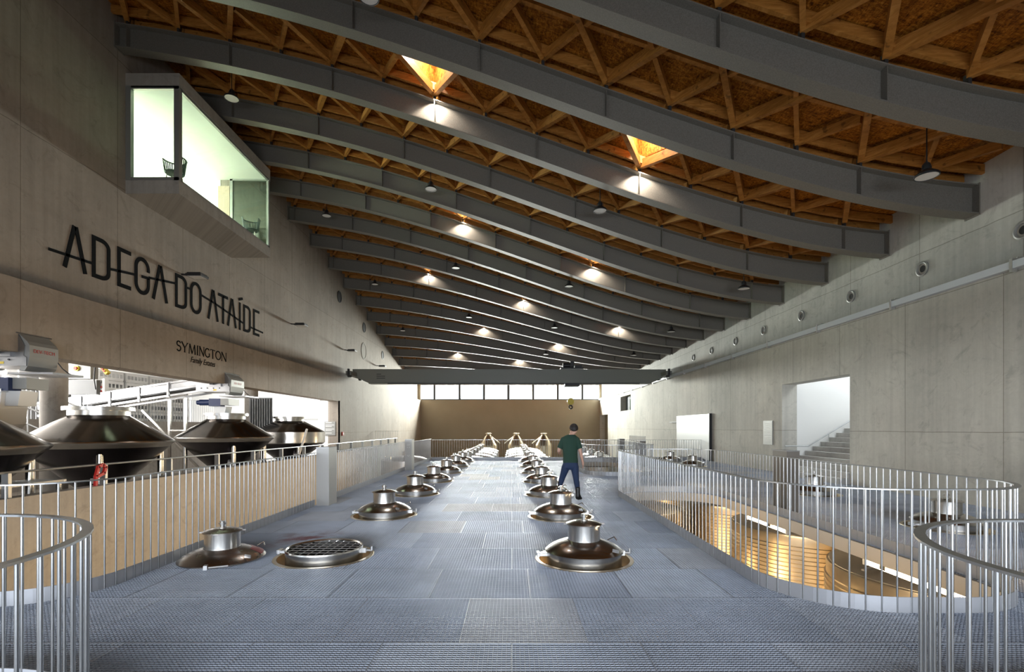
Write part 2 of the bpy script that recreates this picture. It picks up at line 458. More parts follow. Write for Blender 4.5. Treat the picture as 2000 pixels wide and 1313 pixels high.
# high-bay lamps
lt = None
hb = [(9.6,-2.8),(9.6,8.1),(14.73,-8.4),(14.73,2.64),(17.3,-2.86),(17.3,8.16),(22.4,-8.45),(22.4,2.6),(25.0,-2.86),(25.0,8.1),
      (30.1,-8.4),(30.1,2.6),(32.7,-2.86),(32.7,8.1),(37.8,-8.4),(37.8,2.6)]
pos_words = {-2.8:'left of centre',-2.86:'left of centre',8.1:'near the right wall',8.16:'near the right wall',-8.4:'near the left wall',-8.45:'near the left wall',2.64:'right of centre',2.6:'right of centre'}
cnt = {}
for y, x in hb:
    w = pos_words[x]; cnt[w] = cnt.get(w, 0); lab = f'black hanging high-bay lamp {w}, {ORD[cnt[w]]} nearest of that line'; cnt[w] += 1
    zt = ztop(x, y)+.30; z = ztop(x, y)-.70
    if lt is None:
        lt = empty('high_bay_lamp', (x, y, z), lab, 'lamp', 'high-bay lamps hanging from the roof')
        MB().tube((0,0,.22), (0,0,.96), .012, 6).build('cable', M['black'], lt)
        MB().lathe([(0,.25),(.05,.25),(.07,.2),(.07,.13),(.10,.11),(.19,.04),(.205,.02),(.205,-.01),(.19,-.012),(.185,.0)], n=28).build('housing', M['black'], lt)
        MB().lathe([(0,-.004),(.185,-.004)], n=28).build('lens', M['lens'], lt)
        mbk = MB(); mbk.path([(-.09,0,.13),(-.09,0,.20),(0,0,.30),(.09,0,.20),(.09,0,.13)], .008, 6); mbk.build('bracket', M['black'], lt)
    else: copy_tree(lt, (x, y, z), lab)

# ---------------------------------------------------------------- walls
def wall(x0, x1, ys, zs, skip):
    mb = MB()
    for i in range(len(ys)-1):
        for j in range(len(zs)-1):
            if (i, j) not in skip: mb.box(x0, x1, ys[i], ys[i+1], zs[j], zs[j+1])
    return mb
ZB = -4.6
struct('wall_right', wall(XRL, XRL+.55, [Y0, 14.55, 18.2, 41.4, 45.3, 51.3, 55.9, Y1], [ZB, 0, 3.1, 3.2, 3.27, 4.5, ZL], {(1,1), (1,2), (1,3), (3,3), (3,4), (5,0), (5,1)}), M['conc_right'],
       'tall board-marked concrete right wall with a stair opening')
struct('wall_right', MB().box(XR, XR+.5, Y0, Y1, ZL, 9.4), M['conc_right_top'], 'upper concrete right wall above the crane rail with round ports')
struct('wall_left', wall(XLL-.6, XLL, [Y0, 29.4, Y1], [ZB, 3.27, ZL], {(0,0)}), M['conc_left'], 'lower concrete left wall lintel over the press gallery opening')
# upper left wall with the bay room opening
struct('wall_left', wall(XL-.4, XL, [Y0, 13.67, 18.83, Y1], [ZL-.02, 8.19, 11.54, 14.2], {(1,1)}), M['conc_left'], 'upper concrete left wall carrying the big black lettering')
struct('trim_1', MB().box(XL, XLL-.02, Y0, Y1, ZL-.25, ZL), M['conc_left'], 'concrete ledge carrying the crane track on the left wall')
struct('wall_back', MB().box(-10.9, 10.4, Y1, Y1+.3, ZB, 4.88).box(-10.9, 10.4, Y1, Y1+.3, 6.62, 9.5)
       .box(-10.9, -10.38, Y1, Y1+.3, 4.88, 6.62).box(9.9, 10.4, Y1, Y1+.3, 4.88, 6.62), M['brown'], 'olive brown far end wall under the window strip')
struct('trim_2', MB().box(11.4, 11.6, 51, 56, ZB, 3.2).box(XRL+.56, 11.4, 51.0, 51.28, ZB, 3.2).box(XRL+.56, 11.4, 55.92, 56.1, ZB, 3.2).box(XRL+.56, 11.6, 51, 56, 3.12, 3.2), M['brown'], 'dark brown door recess in the far right corner')
# end window strip
e = struct('window_1', MB().box(-10.4, 9.9, Y1-.02, Y1+.1, 4.86, 4.94).box(-10.4, 9.9, Y1-.02, Y1+.1, 6.55, 6.63), M['mullion'], 'long strip window across the far end wall, blown out white')
for i, pxx in enumerate((849, 898, 945.5, 993, 1041, 1089, 1137)):
    x = (pxx-1000)/960*Y1; MB().box(x-.13, x+.13, Y1-.05, Y1+.14, 4.94, 6.55).build('mullion', M['mullion'], e)
MB().box(-10.4, 9.9, Y1+.02, Y1+.03, 4.94, 6.55).build('pane', M['glass'], e)
# pale neighbouring roof beyond the strip window
tag(MB().prism([(-14, 3.0), (14, 3.0), (14, 5.6), (9, 6.0), (-14, 5.4)], 'y', Y1+26, Y1+38).build('distant_roof', M['hill']),
    'pale tiled roof outside beyond the far strip window', 'roof')

struct('wall_front', wall(-11, 10.6, [Y0-.3, Y0], [ZB, 0, 2.6, 14.2], {(0,1)}), M['conc_plain'], 'wall with a wide glazed front behind the camera')
# right wall fittings: crane track, ports
t = empty('crane_track', (XRL, 20, ZL), 'grey crane track with brackets along the right wall', 'crane rail')
part(MB().box(XRL-.12, XRL+.10, Y0, Y1-.02, ZL, ZL+.15), 'track', M['track_paint'], t)
for i in range(14): part(MB().box(XRL-.13, XRL-.02, 3.5+i*3.1, 3.56+i*3.1, ZL-.06, ZL+.2).box(XRL-.02, XRL+.2, 3.5+i*3.1, 3.53+i*3.1, ZL+.2, ZL+.23), 'bracket', M['bright_steel'], t)
proto = None
for i, y in enumerate((9.8, 12.2, 14.77, 17.3, 19.9, 22.4, 25.1, 27.6)):
    lab = f'round sleeve port high on the right wall, {ORD[i]} from the camera end'
    if proto is None:
        proto = empty('wall_port', (XR, y, 5.62), lab, 'vent', 'round ports along the upper right wall')
        MB().lathe([(.17,0),(.185,-.035),(.155,-.045),(.13,-.03),(.125,.0)], axis='x', n=28).build('ring', M['sign'], proto)
        MB().lathe([(.125,-.004),(.085,-.006)], axis='x', n=24).build('sleeve', M['conc_plain'], proto)
        MB().lathe([(0,-.008),(.085,-.008)], axis='x', n=24).build('opening', M['black'], proto)
    else: copy_tree(proto, (XR, y, 5.62), lab)
for i, (y, z, r, m_, lab) in enumerate(((30.6, 9.83, .36, 'dark_steel', 'dark round port high on the left wall, nearest of four'), (35.7, 8.96, .36, 'dark_steel', 'dark round port on the left wall, above the big brown disc'),
        (35.6, 7.23, .60, 'conc_box', 'large brown disc port low on the upper left wall'), (40.8, 7.70, .34, 'dark_steel', 'dark round port on the left wall, farthest of four'))):
    tag(MB().lathe([(r,0),(r,.03),(r*.9,.035),(r*.88,.015),(0,.015)], axis='x', n=32).build('round_port', M[m_], None, (XL, y, z)), lab, 'vent', 'round ports on the left wall')
proto = None
for i, (y, z) in enumerate(((16.0, 6.62), (23.9, 6.68), (31.5, 6.62), (38.9, 6.55))):
    lab = f'black floodlight on an arm on the left wall, {ORD[i]} from the camera end'
    if proto is None:
        proto = empty('floodlight', (XL, y, z), lab, 'floodlight', 'floodlights on the left wall')
        MB().bar((0,0,.05), (.30,0,.02), .05, .05).build('arm', M['black'], proto)
        MB().box(.25,.75,-.22,.22,-.05,.03).box(.28,.72,-.19,.19,.03,.07).build('housing', M['black'], proto, bevel=.01)
        MB().box(.29,.71,-.18,.18,-.056,-.05).build('lens', M['lens'], proto)
    else: copy_tree(proto, (XL, y, z), lab)

# small niche window and stairs recess on the right
e = struct('window_2', MB().box(XRL+.52, XRL+.56, 41.4, 45.3, 3.2, 4.5), M['mullion'], 'small square window set deep in the right wall')
MB().box(XRL+.44, XRL+.46, 41.4, 43.6, 3.2, 4.5).build('pane', M['glass_green'], e)
MB().box(XRL+.40, XRL+.50, 43.55, 43.65, 3.2, 4.5).build('frame', M['alu'], e)
st = MB()
for i in range(18):
    st.box(XRL-.32+.29*i, XRL+6, 14.56, 18.19, .165*i, .165*(i+1))
struct('trim_3', st, M['conc_stair'], 'concrete stair flight climbing through the right wall opening')
struct('wall_right', MB().box(XRL+.55, XRL+7, 18.2, 18.5, 0, 6.2).box(XRL+.55, XRL+7, 14.2, 14.55, 0, 6.2).box(XRL+6.8, XRL+7, 14.2, 18.5, 0, 6.2).box(XRL+.3, XRL+7, 14.2, 18.5, 6.2, 6.4),
       M['white'], 'white plastered stairwell beyond the right wall opening')
e = empty('stair_handrail', (XRL+.6, 18.05, 1), 'thin grey handrail along the white stairwell wall', 'handrail')
hx = lambda t_: (XRL+.05+t_, 18.08, 1.0 + max(0, (t_-.85))*.607)
part(MB().path([hx(0), hx(.85), hx(5.5)], .022, 8), 'rail', M['rail'], e)
for t_ in (1.6, 3.2, 4.8): part(MB().tube((hx(t_)[0], 18.08, hx(t_)[2]-.95), hx(t_), .012, 6), 'post', M['rail'], e)
t = empty('sliding_panel', (XRL-.06, 27, 0), 'tall brushed steel sliding panel standing against the right wall', 'sliding door')
part(MB().box(XRL-.12, XRL-.03, 24.6, 29.5, .02, 2.37), 'leaf', M['panel_steel'], t)
part(MB().box(XRL-.14, XRL-.01, 24.56, 24.61, .0, 2.40), 'edge_strip', M['dark_steel'], t)
for yy in (25.9, 27.1, 28.3): part(MB().box(XRL-.125, XRL-.12, yy-.02, yy+.02, .75, 1.0), 'seam_latch', M['sign'], t)
part(MB().box(XRL-.1, XRL-.02, 29.5, 30.9, 2.0, 2.04), 'guide_rail', M['dark_steel'], t)
t = empty('information_plate', (XRL-.03, 19.15, 1.5), 'narrow grey information plate beside the stair opening', 'sign')
part(MB().box(XRL-.035, XRL, 18.82, 19.5, 1.02, 1.95), 'plate', M['sign'], t)
tx = MB()
for j, (z, a, b) in enumerate(((1.86,18.9,19.38),(1.80,18.9,19.3),(1.66,18.9,19.42),(1.57,18.9,19.42),(1.49,18.9,19.3),(1.41,18.9,19.42),(1.33,18.9,19.4),(1.25,18.9,19.2))): tx.box(XRL-.038, XRL-.035, a, b, z-.006, z+.006)
part(tx, 'printed_lines', M['print'], t)

# ---------------------------------------------------------------- glazed bay room on the left wall
XB = -9.26; YB0, YB1 = 13.67, 18.83
struct('wall_left', MB().box(XL-.02, XB, YB0, YB1, 11.2, 11.54), M['conc_box'], 'concrete roof slab of the glazed bay')
struct('wall_left', MB().box(XL-.02, XB, YB0, YB1, 8.19, 8.56), M['conc_box'], 'concrete floor slab of the glazed bay')
XI = -16.5
struct('wall_left', MB().box(XI, XL-.42, YB0-.2, YB0, 8.3, 11.4).box(XI-.2, XI, YB0-.2, YB1+.2, 8.3, 11.4).box(XI, XL-.42, YB1, YB1+.2, 8.3, 11.4), M['white'], 'white inner walls of the bay room')
struct('floor', MB().box(XI, XL, YB0, YB1, 8.3, 8.5), M['slats'], 'pale floor inside the bay room')
struct('ceiling', MB().box(XI, XB-.1, YB0+.02, YB1-.02, 11.16, 11.25), M['white_green'], 'pale ceiling inside the bay room')
e = struct('window_3', MB().box(XL+.02, XB, YB0+.02, YB0+.10, 8.56, 8.66).box(XL+.02, XB, YB0+.02, YB0+.10, 11.12, 11.2)
    .box(XB-.10, XB-.02, YB0+.02, YB1, 8.56, 8.62).box(XB-.10, XB-.02, YB0+.02, YB1, 11.12, 11.2)
    .box(XB-.16, XB-.02, YB0+.02, YB0+.16, 8.56, 11.2).box(XL-.03, XL+.14, YB0+.0, YB0+.12, 8.56, 11.2)
    .box(XB-.10, XB-.02, YB1-.10, YB1, 8.56, 11.2).box(XL, XL+.10, YB1-.1, YB1, 8.56, 11.2).box(XL, XB, YB1-.1, YB1, 11.1, 11.2), M['alu'],
    'glazed bay window of the room cantilevered from the left wall')
MB().box(XL+.1, XB-.1, YB0+.05, YB0+.06, 8.6, 11.16).build('pane', M['glass_green'], e)
MB().box(XB-.06, XB-.05, YB0+.1, YB1-.05, 8.6, 11.16).build('pane', M['glass_green'], e)
MB().box(XL+.1, XB-.1, YB1-.06, YB1-.05, 8.56, 11.1).build('pane', M['glass_green'], e)
struct('door_1', MB().box(XL-.46, XL-.02, YB1-.09, YB1-.01, 8.5, 10.9), M['slats'], 'pale slatted wood door at the far end of the bay room')
def chair(loc, rz, lab):
    t = empty('rope_armchair', loc, lab, 'chair'); t.rotation_euler.z = rz
    MB().lathe([(0,.46),(.22,.46),(.25,.43),(.22,.40),(0,.40)], n=20).build('seat', M['rope'], t)
    b = MB()
    for i in range(23):
        a = math.radians(-120 + 240*i/22); c_, s_ = math.sin(a), -math.cos(a)
        b.bar((.25*c_, .25*s_, .44), (.30*c_, .30*s_, .83), .028, .012, up=(c_, s_, 0))
    b.build('woven_back', M['rope'], t)
    r = MB(); pts = [(.30*math.sin(math.radians(-120+10*i)), -.30*math.cos(math.radians(-120+10*i)), .84) for i in range(25)]; r.path(pts, .018, 6)
    r.build('rim', M['rope'], t)
    for a in (45, 135, 225, 315):
        ca, sa = math.cos(math.radians(a)), math.sin(math.radians(a)); MB().tube((.17*ca,.17*sa,.41), (.25*ca,.25*sa,0), .014, 8).build('leg', M['stainless'], t)
    return t
chair((-9.72, 14.15, 8.56), math.radians(160), 'grey rope-backed armchair at the near corner of the glazed bay')
chair((-9.66, 18.2, 8.56), math.radians(200), 'grey rope-backed armchair at the far end of the glazed bay')
# ---------------------------------------------------------------- deck of grating
DX0, DX1, DY0, DY1 = -8.3, 10.0, -1.5, 25.7
VOIDS = [(-30,-2.09,-10,3.10,1.15), (1.945,30,-10,2.92,.97), (-30,-4.25,4.6,60,.7), (2.64,5.12,4.47,12.9,.95), (2.64,5.12,17.1,24.4,.95)]
HL = [(-2.45, 6.43+3.0*i) for i in range(7)]
HR = [(.92, 6.29+3.0*i) for i in range(7)]
HW = [(7.3, 8.26), (7.65, 12.45), (7.9, 21.5), (8.05, 25.0)]
HOLES = [(x, y, .60) for x, y in HL + HR + HW if y < DY1-.7]
LIDR = .50
def cuts_at(v, axis):
    """forbidden intervals of the other coordinate at coordinate v along axis (1: v is y, 0: v is x)"""
    out = []
    for x0, x1, y0, y1, r in VOIDS:
        a0, a1, b0, b1 = (y0, y1, x0, x1) if axis == 1 else (x0, x1, y0, y1)
        if a0 < v < a1:
            d = max(a0+r-v, v-(a1-r), 0); ins = r - math.sqrt(max(0, r*r-d*d)); out.append((b0+ins, b1-ins))
    for x, y, r in HOLES:
        a, b = (y, x) if axis == 1 else (x, y)
        if abs(v-a) < r: h = math.sqrt(r*r-(v-a)**2); out.append((b-h, b+h))
    return out
def spans(lo, hi, cuts):
    segs = [(lo, hi)]
    for a, b in cuts:
        nw = []
        for s, e_ in segs:
            if b <= s or a >= e_: nw.append((s, e_)); continue
            if a > s: nw.append((s, a))
            if b < e_: nw.append((b, e_))
        segs = nw
    return [(s, e_) for s, e_ in segs if e_-s > .004]
mb = MB(); P_ = .0333
n = int((DY1-DY0)/P_)
for i in range(n):
    y = DY0 + i*P_
    for a, b in spans(DX0, DX1, cuts_at(y, 1)): mb.box(a, b, y-.0017, y+.0017, -.011, 0)
n = int((DX1-DX0)/P_)
for i in range(n):
    x = DX0 + i*P_
    for a, b in spans(DY0, DY1, cuts_at(x, 0)): mb.box(x-.0012, x+.0012, a, b, -.026, .0004)
# panel borders
for i in range(28):
    y = -1.19 + i
    if y > DY0:
        for a, b in spans(DX0, DX1, cuts_at(y, 1)): mb.box(a, b, y-.004, y+.004, -.03, .001)
    for j in range(-9, 11):
        x = j - (((i-1) % 3)*.41 % 1.0)
        if not DX0 < x < DX1: continue
        for a, b in spans(max(DY0, y), min(DY1, y+1), cuts_at(x, 0)): mb.box(x-.003, x+.003, a, b, -.03, .001)
struct('floor', mb, M['grating'], 'galvanised steel grating deck of many panels')
struct('floor', MB().box(-11, 10.5, Y0, Y1, ZB-.1, ZB), M['conc_plain'], 'concrete floor of the lower cellar')
# beams under the deck
bm_ = MB()
for i in range(10):
    y = 1.0 + 3.0*i - .2
    if y < DY1:
        for a, b in spans(DX0, DX1, cuts_at(y-.05, 1)+cuts_at(y+.05, 1)): bm_.box(a, b, y-.05, y+.05, -.30, -.032)
struct('trim_4', bm_, M['girder'], 'steel joists under the grating deck')

# ---------------------------------------------------------------- rounded paths, railings and deck edges
def rrect(x0, x1, y0, y1, r, n=14):
    pts = []
    for cx, cy, a0 in ((x1-r, y0+r, -90), (x1-r, y1-r, 0), (x0+r, y1-r, 90), (x0+r, y0+r, 180)):
        for i in range(n+1):
            a = math.radians(a0 + 90*i/n); pts.append((cx+r*math.cos(a), cy+r*math.sin(a)))
    return pts
def corner(cx, cy, r, a0, a1, n=14):
    return [(cx+r*math.cos(math.radians(a0+(a1-a0)*i/n)), cy+r*math.sin(math.radians(a0+(a1-a0)*i/n))) for i in range(n+1)]
def resample(pts, step, closed):
    P = list(pts) + ([pts[0]] if closed else []); out = []; acc = step*.5; pos = 0.0
    for a, b in zip(P[:-1], P[1:]):
        L = math.hypot(b[0]-a[0], b[1]-a[1])
        while acc <= pos+L + 1e-9:
            t_ = (acc-pos)/L if L else 0; out.append((a[0]+(b[0]-a[0])*t_, a[1]+(b[1]-a[1])*t_)); acc += step
        pos += L
    return out
BAL = {}
def baluster_mesh(h):
    if h not in BAL:
        o = MB().tube((0,0,.0), (0,0,h), .0085, 8).build('baluster', M['rail']); BAL[h] = o.data
        bpy.data.objects.remove(o)
    return BAL[h]
def railing(lab, pts, closed=False, h=1.12, step=.125, kick=True, zb=0.0, base=None, skip=None, group='slim steel railings round the openings', name='railing'):
    c = pts[0] if base is None else base
    e = empty(name, (c[0], c[1], zb), lab, 'railing', group)
    part(MB().sweep(pts, .05, zb+h-.012, zb+h, closed), 'handrail', M['rail'], e)
    if kick: part(MB().sweep(pts, .008, zb-.02, zb+.14, closed), 'kick_plate', M['kick'], e)
    bp = [p for p in resample(pts, step, closed) if not (skip and skip(*p))]
    bp.sort(key=lambda p: p[0]**2+p[1]**2)
    me = baluster_mesh(h-.012)
    for p in bp[:100]:
        o = bpy.data.objects.new('baluster', me); col.objects.link(o); o.parent = e; o.location = (p[0]-c[0], p[1]-c[1], 0)
    if len(bp) > 100:
        mb = MB()
        for p in bp[100:]: mb.tube((p[0], p[1], zb), (p[0], p[1], zb+h-.012), .0085, 6, caps=False)
        part(mb, 'balusters', M['rail'], e, kind='stuff')
    return e
INS = .03   # railing stands just on the deck side of the opening edge
railing('railing with a rounded corner round the void at the bottom left corner of the photo', [(-8.3, 3.10+INS)] + corner(-3.24, 1.95, 1.15+INS, 90, 0) + [(-2.09+INS, -1.4)], base=(-2.06, 1.95))
railing('railing with a rounded corner round the void at the bottom right corner of the photo', [(9.9, 2.92+INS)] + corner(2.915, 1.95, .97+INS, 90, 180) + [(1.945-INS, -1.4)], base=(1.92, 1.95))
railing('long railing along the left deck edge, from the camera to the first pillar', [(-8.3, 4.6-INS)] + corner(-4.95, 5.3, .7+INS, -90, 0) + [(-4.22, 10.52)], base=(-4.22, 7), h=1.14)
railing('railing along the left deck edge between the two cladded pillars', [(-4.22, 11.02), (-4.22, 19.35)], h=1.13)
railing('short railing along the left deck edge behind the second pillar', [(-4.22, 19.85), (-4.22, 25.66)], h=1.10)
railing('railing across the far end of the grating deck', [(-4.2, 25.68), (9.9, 25.68)], h=1.05)
railing('stadium-shaped railing round the lit void on the right', rrect(2.64-INS, 5.12+INS, 4.47-INS, 12.9+INS, .95+INS), closed=True, base=(2.62, 8.5), h=1.12)
railing('stadium-shaped railing round the second right void, behind the walking person', rrect(2.64-INS, 5.12+INS, 17.1-INS, 24.4+INS, .95+INS), closed=True, base=(2.62, 20.5), h=1.08)
railing('guard railing round the stair head beside the steel panel', [(8.0, 29.4), (8.0, 33.5)], h=1.05, zb=.12, kick=False)
for i, (x0, x1, y0, y1, r) in enumerate(VOIDS[3:]):
    struct('trim_5', MB().sweep(rrect(x0-.0, x1+.0, y0-.0, y1+.0, r), .05, -.23, -.02, True), M['cream'], 'cream steel edge beam round the right void')
struct('trim_5', MB().sweep([(-8.3, 4.6)] + corner(-4.95, 5.3, .7, -90, 0) + [(-4.25, 25.66)], .05, -.16, -.02), M['cream'], 'cream steel edge beam of the left deck edge')
struct('trim_5', MB().sweep([(-4.2, 25.72), (9.9, 25.72)], .05, -.25, -.02), M['cream'], 'cream steel edge beam of the far deck edge')

def pillar(name, x0, x1, y0, y1, h, m, lab, marks=False):
    e = empty(name, ((x0+x1)/2, (y0+y1)/2, 0), lab, 'pillar', None)
    part(MB().box(x0, x1, y0, y1, .0, h*.62).box(x0+.004, x1-.004, y0+.004, y1-.004, h*.62, h*.625).box(x0, x1, y0, y1, h*.625, h), 'cladding', M[m], e)
    part(MB().box(x0-.005, x1+.005, y0-.005, y1+.005, h, h+.012), 'cap', M['rail'], e)
    if marks:
        mk = MB(); cx = (x0+x1)/2; w = x1-x0
        for k_ in range(3): mk.bar((cx-.22*w+k_*.16*w, y0-.003, h-.24), (cx-.10*w+k_*.16*w, y0-.003, h-.17), .025, .004, up=(0,1,0))
        for k_ in range(2): mk.tube((cx-.15*w+k_*.3*w, y0-.001, h-.30), (cx-.15*w+k_*.3*w, y0-.006, h-.30), .022, 10)
        mk.bar((cx-.05, y0-.003, h-.60), (cx, y0-.003, h-.66), .02, .004, up=(0,1,0)); mk.bar((cx, y0-.003, h-.66), (cx+.05, y0-.003, h-.60), .02, .004, up=(0,1,0))
        part(mk, 'pictogram', M['print'], e)
    return e
pillar('cladded_pillar', -4.20, -3.93, 10.55, 11.02, 1.24, 'pillar', 'pale steel-cladded service pillar at the left railing, nearer of two')
pillar('cladded_pillar', -4.22, -3.95, 19.38, 19.85, 1.20, 'pillar', 'narrow steel-cladded pillar at the left railing with white pictograms, farther of two', True)
pillar('cladded_pillar', 5.28, 5.53, 9.45, 9.95, 1.22, 'pillar_dark', 'dark bronze cladded pillar at the right void railing in front of the stairs')
pillar('cladded_pillar', 5.28, 5.53, 24.1, 24.6, 1.12, 'pillar_dark', 'small dark pillar far right, left one of the distant pair')
pillar('cladded_pillar', 5.28, 5.53, 20.3, 20.8, 1.12, 'pillar_dark', 'small dark pillar far right, right one of the distant pair')

# ---------------------------------------------------------------- tank hatches
def hatch_base(loc, lab, group):
    e = empty('tank_hatch', loc, lab, 'tank hatch', group)
    return e
def add_ring(e, m='golden_tank'):
    MB().lathe([(.575,-.16),(.575,.004),(.62,.004),(.625,-.004),(.60,-.02)], n=48).build('floor_ring', M[m], e)
def add_collar(e):
    MB().lathe([(.460,-.16),(.460,.108),(.475,.108),(.475,-.16)], n=48).build('collar', M['stainless'], e)
    MB().box(-.60,-.46,-.045,.045,.035,.075).box(-.605,-.565,-.06,.06,.03,.085).build('hinge', M['bright_steel'], e, bevel=.006)
    mb = MB().tube((.46,.05,.06),(.60,.05,.055),.016,8).tube((.60,.05,.055),(.60,.05,.11),.018,8).box(.45,.53,.02,.08,.03,.09); mb.build('clamp', M['bright_steel'], e)
def add_lid(e, z0=.098, m='stainless_lid'):
    MB().lathe([(.478,z0),(.494,z0+.006),(.494,z0+.018),(.482,z0+.028),(.44,z0+.062),(.38,z0+.092),(.31,z0+.120),(.25,z0+.138),(.212,z0+.146)], n=56).build('domed_lid', M[m], e)
    MB().lathe([(.207,z0+.135),(.204,z0+.16),(.204,z0+.335),(.212,z0+.34)], n=48).build('neck', M['stainless'], e)
    c = MB().lathe([(.214,z0+.335),(.226,z0+.338),(.226,z0+.352),(.214,z0+.356),(.15,z0+.378),(.07,z0+.390),(.03,z0+.393)], n=48).build('cap', M[m], e)
    MB().lathe([(.055,z0+.385),(.055,z0+.398),(.028,z0+.402),(.028,z0+.435),(.046,z0+.438),(.046,z0+.455),(.03,z0+.457),(.03,z0+.475),(0,z0+.476)], n=20).build('knob', M['stainless'], c)
    MB().tube((.226,.0,z0+.345),(.262,0,z0+.345),.012,8).tube((-.226,0,z0+.345),(-.255,0,z0+.345),.012,8).build('cap_latch', M['bright_steel'], c)
    MB().bar((.30,-.33,z0+.085),(.37,-.36,z0+.075),.012,.04).build('lid_bracket', M['stainless'], e)
    MB().path([(.36,.30,z0+.07),(.44,.26,z0+.12),(.46,.18,z0+.09)],.007,6).build('lid_handle', M['stainless'], e)
G1 = 'hatches on the central deck'; proto = None
for i, (x, y) in enumerate(HR):
    lab = ('stainless domed tank hatch in the right-hand row of the central deck, nearest the camera' if i == 0 else
           f"domed tank hatch in the central deck's right-hand row, {ORD[i]} from the camera")
    if proto is None:
        proto = hatch_base((x, y, 0), lab, G1); add_ring(proto); add_collar(proto); add_lid(proto)
    else: copy_tree(proto, (x, y, 0), lab)
for i, (x, y) in enumerate(HL):
    if i == 0: continue
    copy_tree(proto, (x, y, 0), f"domed tank hatch in the central deck's left-hand row, {ORD[i-1]} behind the open one")
for i, (x, y) in enumerate(HW):
    if y > 25.3: continue
    copy_tree(proto, (x, y, 0), ('stainless domed hatch on the right-hand deck strip, nearest the bottom right railing', 'stainless domed hatch on the right-hand deck strip, beside the dark pillar',
              'stainless domed hatch on the right-hand deck strip in front of the steel panel', 'stainless domed hatch on the right-hand deck strip, farthest of four')[i])
# the open one
e = hatch_base((HL[0][0], HL[0][1], 0), 'open tank hatch with a wire safety grid and no lid, front left', None); add_ring(e)
add_collar(e)
mb = MB().lathe([(.455,.10),(.465,.118),(.477,.118),(.482,.10)], n=48); mb.build('rim', M['stainless'], e)
mb = MB()
for i in range(-4, 5):
    t_ = i*.10; hw_ = math.sqrt(.45**2-t_**2); mb.tube((t_,-hw_,.085),(t_,hw_,.085),.006,6)
for i in range(-3, 4):
    t_ = i*.12; hw_ = math.sqrt(.45**2-t_**2); mb.tube((-hw_,t_,.092),(hw_,t_,.092),.006,6)
mb.build('safety_grid', M['bright_steel'], e)
MB().lathe([(0,-.5),(.45,-.5),(.45,-.15)], n=40).build('tank_throat', M['dark_steel'], e)
# its lid lying on the grating
e = empty('removed_lid', (-3.68, 6.25, .012), 'removed hat-shaped stainless lid with red wine stain lying on the grating', 'tank lid')
e.rotation_euler = (0, 0, math.radians(20))
add_lid(e, 0.0, 'stainless_red')
mb = MB(); vs = []
for i in range(7):
    a = math.radians(-14+ 8*i)
    for r_, z_ in ((.47,.046),(.40,.084),(.33,.115)): vs.append((r_*math.cos(a), r_*math.sin(a), z_))
mb.add(vs, [(i*3+k_, (i+1)*3+k_, (i+1)*3+k_+1, i*3+k_+1) for i in range(6) for k_ in range(2)], True)
mb.build('wine_stain', M['wine'], e)
MB().tube((-.05,-.52,.02),(.15,-.50,.02),.014,8).box(-.10,-.06,-.54,-.47,.0,.05).build('clamp', M['bright_steel'], e)

# ---------------------------------------------------------------- ribbed storage tanks under the decks
def ribbed(x, y, r, lab, z_sh=-.76, zb=ZB, group='gold-lit ribbed tanks under the deck'):
    e = empty('storage_tank', (x, y, zb), lab, 'tank', group)
    prof = [(r, zb), (r, z_sh-1.75)]; z = z_sh-1.75
    body = [(r, 0.0)]; z = 0.0; top = z_sh-zb; nr = int((top-.20)/.095)
    for i in range(nr):
        z = i*.095; body += [(r, z), (r, z+.055), (r+.03, z+.066), (r+.03, z+.078), (r, z+.089)]
    body += [(r, nr*.095+.02), (r, top-.05), (r-.01, top-.01), (r-.05, top)]
    MB().lathe(body, n=72).build('ribbed_body', M['golden_tank'], e)
    MB().lathe([(r-.04, top-.01), (r-.05, top+.01), (.5, top+.22), (.47, top+.42)], n=72).build('tank_roof', M['tank_roof'], e)
    MB().tube((-r*.78, 0, top+.02), (-r*.78, 0, top+.42), .03, 8).bar((-r*.95, -.25, top+.10), (-r*.3, .1, top+.22), .05, .03).build('roof_bracket', M['bright_steel'], e)
    return e
for i, (x, y, r) in enumerate(((7.55, 8.3, 1.9), (7.6, 12.45, 1.88), (7.6, 16.6, 1.86), (7.6, 21.4, 1.86), (3.7, 16.0, 1.75))):
    ribbed(x, y, r, ('large ribbed tank under the right deck, nearest in the lit void', 'large ribbed tank under the right deck, second in the lit void', 'ribbed tank deeper under the right deck, behind the second one',
                     'ribbed tank below the far right void', 'ribbed tank under the cross deck at the far end of the lit void')[i], -.76 if i < 4 else -.9)
# fluorescent tubes under the right deck edge
for i, (y0, y1) in enumerate(((5.6, 7.2), (9.3, 10.8), (13.4, 14.8))):
    e = empty('tube_lamp', (5.27, y0, -.27), ('bright tube lamp under the right deck edge, nearest one', 'bright tube lamp under the right deck edge, middle one', 'bright tube lamp under the right deck edge, far one')[i], 'lamp', 'tube lamps under the deck edge')
    part(MB().tube((5.21, y0, -.30), (5.21, y1, -.30), .036, 12), 'tube', M['tube_warm'], e)
    part(MB().box(5.17, 5.25, y0-.05, y0, -.34, -.23).box(5.17, 5.25, y1, y1+.05, -.34, -.23).box(5.19, 5.23, y0, y1, -.262, -.23), 'fitting', M['white'], e)

